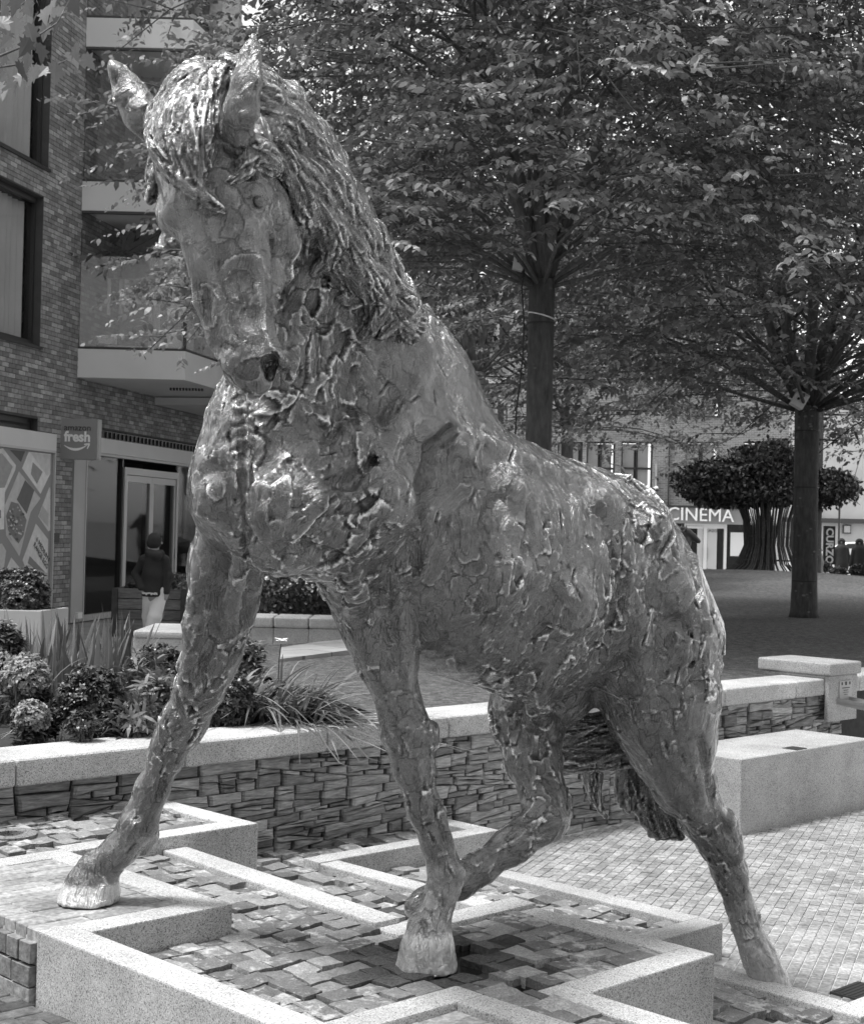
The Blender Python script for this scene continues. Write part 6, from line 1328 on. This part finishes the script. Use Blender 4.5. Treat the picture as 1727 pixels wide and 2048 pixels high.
# ---- smaller plants
def bush(name, lab, cen, rad, n, leafL, mat, seed, wid=.22, rosette=7, shell=.55, lift=.6, cat='shrub', base_z=None, stems=True, group=None, parent=None, jag=.16):
    rs = np.random.RandomState(seed); cen = np.array(cen, float); rad = np.array(rad, float); e = parent or empty(name, (cen[0], cen[1], cen[2]-rad[2] if base_z is None else base_z), lab, cat, group)
    u = unit(rs.normal(0, 1, (n, 3))); k = (shell+(1-shell)*rs.rand(n)**.6)[:, None]; bumps = 1+jag*(vnoise(u*1.0+seed, 2.3)+.6*vnoise(u+seed, 5))[:, None]*1.6
    C = cen+u*rad*k*bumps; C = C[(C[:, 2] > cen[2]-rad[2]*.92)]; u = u[:len(C)] if len(C) == n else unit(C-cen); m = len(C)
    P, D, Nn, L, T = [], [], [], [], []; ax = unit(u*.7+np.array([0, 0, lift])+rs.normal(0, .25, (m, 3))); tn = rs.rand(m)
    a1 = unit(np.cross(ax, rs.normal(0, 1, (m, 3)))); a2 = np.cross(ax, a1)
    for j in range(rosette):
        an = 2*math.pi*(j+rs.rand(m)*.5)/rosette; o = a1*np.cos(an)[:, None]+a2*np.sin(an)[:, None]; el = rs.uniform(.2, 1.0, (m, 1))
        D.append(o+ax*el); Nn.append(ax-o*.4); P.append(C-ax*leafL*rs.uniform(0, .7, (m, 1))); L.append(leafL*rs.uniform(.7, 1.2, m)); T.append(np.clip(tn*.5+rs.rand(m)*.6, 0, 1))
    leaf_mesh('foliage', np.concatenate(P), np.concatenate(D), np.concatenate(Nn), np.concatenate(L), M[mat], e, wid, seed, tone=np.concatenate(T))
    if stems:
        q = MB(); b0 = cen-np.array([0, 0, rad[2]*1.0 if base_z is None else cen[2]-base_z])
        for j in range(12): t = C[rs.randint(m)]; q.tube([b0+rs.normal(0, .02, 3)*[1, 1, 0], (b0+t)/2+rs.normal(0, .02, 3), t], [.008, .006, .003], 4)
        q.build('stems', M['bark'], e)
    return e
def blades(name, lab, base, n, L, W, spread, mat, seed, arch=.5, dirbias=(0, 0, 0), spreadbase=.15, cat='plant', parent=None, seg=7, Lvar=.35, pname='leaves', bx=None):
    rs = np.random.RandomState(seed); base = np.array(base, float); e = parent or empty(name, base, lab, cat)
    V, F, R1 = [], [], []
    for k in range(n):
        a = rs.uniform(0, 2*math.pi); h = np.array([math.cos(a), math.sin(a), 0])*spread*rs.rand()+np.array(dirbias); b = base+(np.array([rs.uniform(-1, 1)*bx[0], rs.uniform(-1, 1)*bx[1], 0]) if bx else np.array([math.cos(a), math.sin(a), 0])*spreadbase*rs.rand())
        l = L*rs.uniform(1-Lvar, 1+Lvar*.5); w2 = W*rs.uniform(.7, 1.2); ar = arch*rs.uniform(.4, 1.5); hn = h/(np.linalg.norm(h)+1e-6); sd_ = np.cross(hn, [0, 0, 1]); sd_ = sd_*math.cos(rs.uniform(-.8, .8))+hn*math.sin(rs.uniform(-.8, .8)); rn = rs.rand(); o = len(V); tw = rs.uniform(-.5, .5)
        for i in range(seg+1):
            t = i/seg; p = b+h*l*t*(1+ar*t)+np.array([0, 0, l*(t-ar*.9*t**2.3)*(1-.35*np.linalg.norm(h)*t)]); ww = w2*(min(1, .35+t*3))*(1-t**2.2)**.8+.0006
            V += [p-sd_*ww, p+np.cross(sd_, [0, 0, 1])*ww*.35, p+sd_*ww]; R1 += [rn]*3
        for i in range(seg):
            c = o+i*3; F += [(c, c+1, c+4, c+3), (c+1, c+2, c+5, c+4)]
    V = np.array(V); V[:, 2] = np.maximum(V[:, 2], base[2]-.02+.03*0); mesh_np(pname, V, np.array(F), M[mat], e, True, dict(rnd=R1)); return e
BZ = .66
def bed(x, y, d=None):
    p = onz(x, y, BZ) if d is None else at(x, y, d); return p
def bd(px, d, z=BZ): 
    p = at(px, 1300, d); return np.array([p[0], p[1], z])
# clipped and loose shrubs in the bed (positions read from the photograph)
def shrub_at(px, py, d, rx, rz, n, leafL, mat, seed, lab, **k):
    c = at(px, py, d); return bush('shrub', lab, c, (rx*d/FOC, rx*d/FOC*.8, rz*d/FOC), n, leafL, mat, seed, base_z=BZ, **k)
shrub_at(182, 1398, 7.05, 68, 72, 520, .034, 'shrub', 41, 'round box shrub with dense dark glossy leaves at the front of the bed', shell=.5)
shrub_at(318, 1352, 7.8, 66, 66, 520, .034, 'shrub', 42, 'dark leafy shrub in front of the low granite seat block')
shrub_at(163, 1450, 6.75, 36, 26, 130, .030, 'shrub', 43, 'small low dark shrub spilling over the coping edge')
shrub_at(80, 1430, 7.15, 62, 50, 330, .032, 'shrub', 44, 'dark shrub beneath the pale flower heads at the left')
shrub_at(232, 1440, 7.0, 45, 40, 220, .030, 'shrub', 45, 'low dark leafy shrub between the box shrub and the spurge')
shrub_at(455, 1395, 7.4, 55, 60, 330, .034, 'shrub', 46, 'dark narrow leaved shrub right of the stretched foreleg')
shrub_at(488, 1330, 8.3, 40, 50, 150, .06, 'spurge', 47, 'loose upright shrub with longer leaves behind the strap leaved clump', wid=.16)
shrub_at(12, 1330, 8.1, 40, 90, 240, .05, 'shrub', 48, 'tall dark shrub cut by the left edge of the bed')
for (px, py, d, r, sd, lb) in [(50, 1352, 7.1, 52, 51, 'large pale domed flower heads above dark foliage at the left'), (62, 1432, 6.95, 38, 52, 'smaller cluster of pale flower heads hanging over the front of the bed'), (2, 1262, 8.2, 30, 53, 'pale flower spike cut by the left edge beneath the poster'), (5, 1322, 8.0, 20, 54, 'small pale blossom cluster at the left edge')]:
    c = at(px, py, d); rs = np.random.RandomState(sd); e = bush('flowering_shrub', lb, c, (r*d/FOC, r*d/FOC*.7, r*d/FOC*.85), int(r*r*.20), .018, 'flower', sd, wid=.42, rosette=5, shell=.75, lift=.3, cat='flower', base_z=BZ)
    bush('f', None, c-np.array([0, -.02, .10]), (r*d/FOC*.8, r*d/FOC*.6, r*d/FOC*.9), 120, .07, 'shrub', sd+100, wid=.10, rosette=6, parent=e, stems=False)
for (px, py, d, sd, lb) in [(262, 1425, 6.95, 61, 'spurge with whorls of narrow leaves at the front of the bed'), (318, 1385, 7.2, 62, 'spurge with pale whorled leaves just left of the stretched foreleg'), (290, 1352, 7.5, 63, 'spurge rising between the two dark shrubs')]:
    c = at(px, py, d); bush('spurge_plant', lb, c, (.12, .10, .11), 26, .085, 'spurge', sd, wid=.13, rosette=12, shell=.4, lift=.8, cat='plant', base_z=BZ)
blades('sword_leaf_plant', 'tall clump of upright sword shaped leaves at the back of the bed, below the shop', bd(120, 8.6), 190, .56, .018, .38, 'blade', 71, .12, bx=(.40, .25), Lvar=.45)
blades('sword_leaf_plant', 'sparser clump of arching sword leaves beside the flower heads at the left', bd(30, 8.0), 50, .50, .013, .55, 'blade', 72, .45, bx=(.2, .2))
blades('grass_tuft', 'tuft of pale fine grass blades between flower heads and box shrub', bd(118, 7.4), 60, .30, .0035, .75, 'pale_blade', 73, .7, spreadbase=.04)
blades('grass_tuft', 'tuft of pale grass blades in front of the sword leaves', bd(240, 7.6), 36, .30, .004, .8, 'pale_blade', 74, .6, spreadbase=.05)
blades('grass_tuft', 'wisps of pale grass beside the knee of the stretched foreleg', bd(340, 7.2), 26, .30, .003, .6, 'pale_blade', 75, .5, spreadbase=.05)
da = blades('strap_leaf_plant', 'spreading clump of long arching strap leaves drooping over the coping, between the forelegs', bd(520, 7.75), 300, .64, .011, .62, 'blade', 76, .7, dirbias=(.28, -.05, 0), bx=(.24, .20))
blades('x', None, bd(600, 7.65), 110, .50, .010, .75, 'blade', 77, 1.0, dirbias=(.35, -.12, 0), parent=da, bx=(.12, .12), pname='outer_leaves')
fl = empty('white_flower', at(560, 1285, 7.8), 'single white iris bloom above the strap leaves', 'flower'); q = MB(); q.tube([bd(556, 7.8), at(558, 1320, 7.8), at(562, 1288, 7.8)], [.005, .004, .003], 5); q.build('stem', M['blade'], fl)
rs = np.random.RandomState(3); c = at(562, 1284, 7.8); k = 9; an = np.linspace(0, 2*math.pi, k, endpoint=False); leaf_mesh('petals', np.repeat(c[None], k, 0), np.stack([np.cos(an), np.sin(an), .3+rs.rand(k)*.5], 1), np.stack([-np.cos(an)*.4, -np.sin(an)*.4, np.ones(k)], 1), .045, M['white'], fl, .4)
c = at(40, 1196, 13.8); bush('round_bush', 'clipped round bush with small glossy leaves growing in the grey planter', c, (.27, .26, .28), 2200, .036, 'shrub', 81, wid=.32, rosette=5, shell=.72, base_z=1.0)
for (px, py, d, r, sd, lb, mt) in [(262, 1185, 23.3, 15, 83, 'small shrub at the left end of the wooden planter', 'shrub'), (352, 1172, 23.4, 22, 84, 'feathery shrub at the right end of the wooden planter', 'spurge'), (368, 1180, 23.0, 14, 85, 'pale flowers in the wooden planter by the door', 'flower')]:
    c = at(px, py, d); bush('planter_shrub', lb, c, (r*d/FOC, r*d/FOC*.7, r*d/FOC*1.3), 220, .06, mt, sd, wid=.2, rosette=5, base_z=.6)
hd = empty('clipped_hedge', at(590, 1240, 18.5), 'dark clipped hedge behind the pale granite seat wall', 'hedge'); X0, X1 = at(505, 1200, 18)[0], at(900, 1200, 18)[0]
rs = np.random.RandomState(9); n = 5200; zt = at(590, 1168, 18)[2]; P = np.stack([rs.uniform(X0, X1, n), rs.uniform(17.6, 18.6, n), rs.uniform(.3, zt, n)], 1); sdn = rs.rand(n); P[sdn < .55, 1] = 17.6+rs.rand((sdn < .55).sum())*.1; P[sdn > .8, 2] = zt-rs.rand((sdn > .8).sum())*.06
P += rs.normal(0, .03, P.shape); leaf_mesh('foliage', P, rs.normal(0, 1, (n, 3))+[0, -.5, .5], rs.normal(0, 1, (n, 3)), .07, M['shrub'], hd, .3)
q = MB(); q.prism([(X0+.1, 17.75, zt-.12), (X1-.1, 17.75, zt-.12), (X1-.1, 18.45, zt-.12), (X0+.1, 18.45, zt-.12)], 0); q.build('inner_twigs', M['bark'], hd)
# woven willow-like tree sculpture on the mound
DW = 38; wz = gz(at(1535, 1140, DW)[0], DW); wx = at(1535, 1100, DW)[0]
wv_ = empty('stem_cage_tree', (wx, DW, wz), 'spreading dark tree grown from a flared cage of thin stems on the mound', 'tree')
q = MB(); rs = np.random.RandomState(4); zt = at(1535, 1010, DW)[2]; nS = 58
for i in range(nS):
    a = 2*math.pi*i/nS+rs.normal(0, .03); prof = [(0, 1.45), (.08, 1.08), (.22, .70), (.45, .52), (.75, .55), (1, .72)]
    q.tube([np.array([wx+math.cos(a)*r_*1.12, DW+math.sin(a)*r_*1.12, wz-.25+(zt+.35-wz)*t]) for t, r_ in prof], .021, 4)
for zz, r_ in ((.25, .60), (.55, .53)): q.tube([np.array([wx+math.cos(a)*r_*1.12, DW+math.sin(a)*r_*1.12, wz-.2+(zt+.3-wz)*zz]) for a in np.linspace(0, 2*math.pi, 30)], .012, 4)
for i in range(9): a = rs.uniform(0, 6.28); r_ = rs.uniform(0, .4); q.tube([np.array([wx+math.cos(a)*r_, DW+math.sin(a)*r_, wz-.2]), np.array([wx+math.cos(a+1)*r_, DW+math.sin(a+1)*r_, zt+.3])], .03, 4)
q.build('stems', M['bark'], wv_)
for (px, py, rx, rz, n, sd) in [(1440, 965, 92, 48, 1100, 91), (1535, 945, 95, 62, 1200, 92), (1500, 985, 120, 30, 700, 93), (1640, 975, 80, 40, 700, 94)]:
    c = at(px, py, DW); rs = np.random.RandomState(sd); n *= 5; u = unit(rs.normal(0, 1, (n, 3))); C = c+u*np.array([rx, rx*.9, rz])*DW/FOC*(.4+.6*rs.rand(n)**.5)[:, None]*(1+.35*vnoise(u+sd, 3))[:, None]; leaf_mesh('crown', C, rs.normal(0, 1, (n, 3))+[0, 0, -.2], rs.normal(0, .6, (n, 3))+[0, 0, 1], .13, M['shrub'], wv_, .3, sd)
for (px, py, d, r, sd, lb, mt) in [(1412, 1147, 55, 12, 101, 'small dark bush at the foot of the cinema doors', 'shrub'), (1674, 1146, 45, 18, 102, 'pale feathery planting in front of the black upright sign', 'spurge'), (1716, 1142, 44, 18, 103, 'dark low bush at the right edge beneath the people', 'shrub'), (1645, 1133, 46, 14, 104, 'pale low plants beside the second trunk', 'spurge')]:
    c = at(px, py, d); bush('low_bush', lb, c, (r*d/FOC, r*d/FOC*.6, r*d/FOC*.6), 350, .12, mt, sd, wid=.25, rosette=4, base_z=.3)
# ---- plane branch with lobed leaves hanging in at the top left
pb = empty('overhanging_branch', at(-30, 100, 8.6), 'branch with large lobed leaves hanging in at the top left corner', 'branch')
lobes = [(0, 0), (.10, -.16), (.02, -.30), (.22, -.27), (.26, -.50), (.42, -.30), (.60, -.40), (.58, -.20), (.74, -.16), (1.0, 0), (.74, .16), (.58, .20), (.60, .40), (.42, .30), (.26, .50), (.22, .27), (.02, .30), (.10, .16)]
me = bpy.data.meshes.new('leaf'); bmv = [(x, y, .10*abs(y)-.10*x*x) for x, y in lobes]+[(.42, 0, -.03)]; n = len(lobes); me.from_pydata(bmv, [], [(i, (i+1) % n, n) for i in range(n)]); a_ = me.attributes.new('rnd', 'FLOAT', 'POINT'); a_.data.foreach_set('value', np.full(n+1, .7, np.float32)); me.materials.append(M['leaf_plane'])
me2 = me.copy(); me2.attributes['rnd'].data.foreach_set('value', np.full(n+1, .1, np.float32))
rs = np.random.RandomState(12); q = MB()
tw = [[(-40, 128), (40, 95), (115, 45), (150, -20)], [(-40, 140), (40, 128), (100, 135), (150, 112)], [(-40, 30), (30, 20), (80, -20)]]
for t in tw: q.tube([at(x, y, 8.6) for x, y in t], [.010, .007, .005, .003][:len(t)], 5)
q.build('twig', M['bark2'], pb)
spots = [(12, 22), (30, 50), (10, 75), (52, 18), (55, 62), (78, 40), (95, 62), (70, 8), (110, 12), (128, 30), (8, 112), (30, 140), (12, 162), (48, 158), (60, 120), (80, 150), (35, 180), (16, 196), (95, 150), (112, 140), (135, 120), (150, 104), (165, 125), (80, 102), (24, 92), (-5, 140), (-8, 50), (60, 92), (140, 8), (5, 8), (40, 2), (92, 30), (120, 50), (0, 180)]
for i, (x, y) in enumerate(spots):
    o = bpy.data.objects.new('leaf', me if rs.rand() < .7 else me2); COL.objects.link(o); o.parent = pb; o.matrix_parent_inverse = Matrix.Translation(-pb.location)
    s = rs.uniform(.10, .155); dwn = Vector((rs.normal(0, .5), rs.normal(0, .5), -1)).normalized(); o.rotation_mode = 'QUATERNION'; o.rotation_quaternion = dwn.to_track_quat('X', 'Z') @ __import__('mathutils').Quaternion((1, 0, 0), rs.uniform(-1.3, 1.3)); o.scale = (s, s, s)
    p = at(x, y-18, 8.6+rs.normal(0, .2)); o.location = Vector(tuple(p))
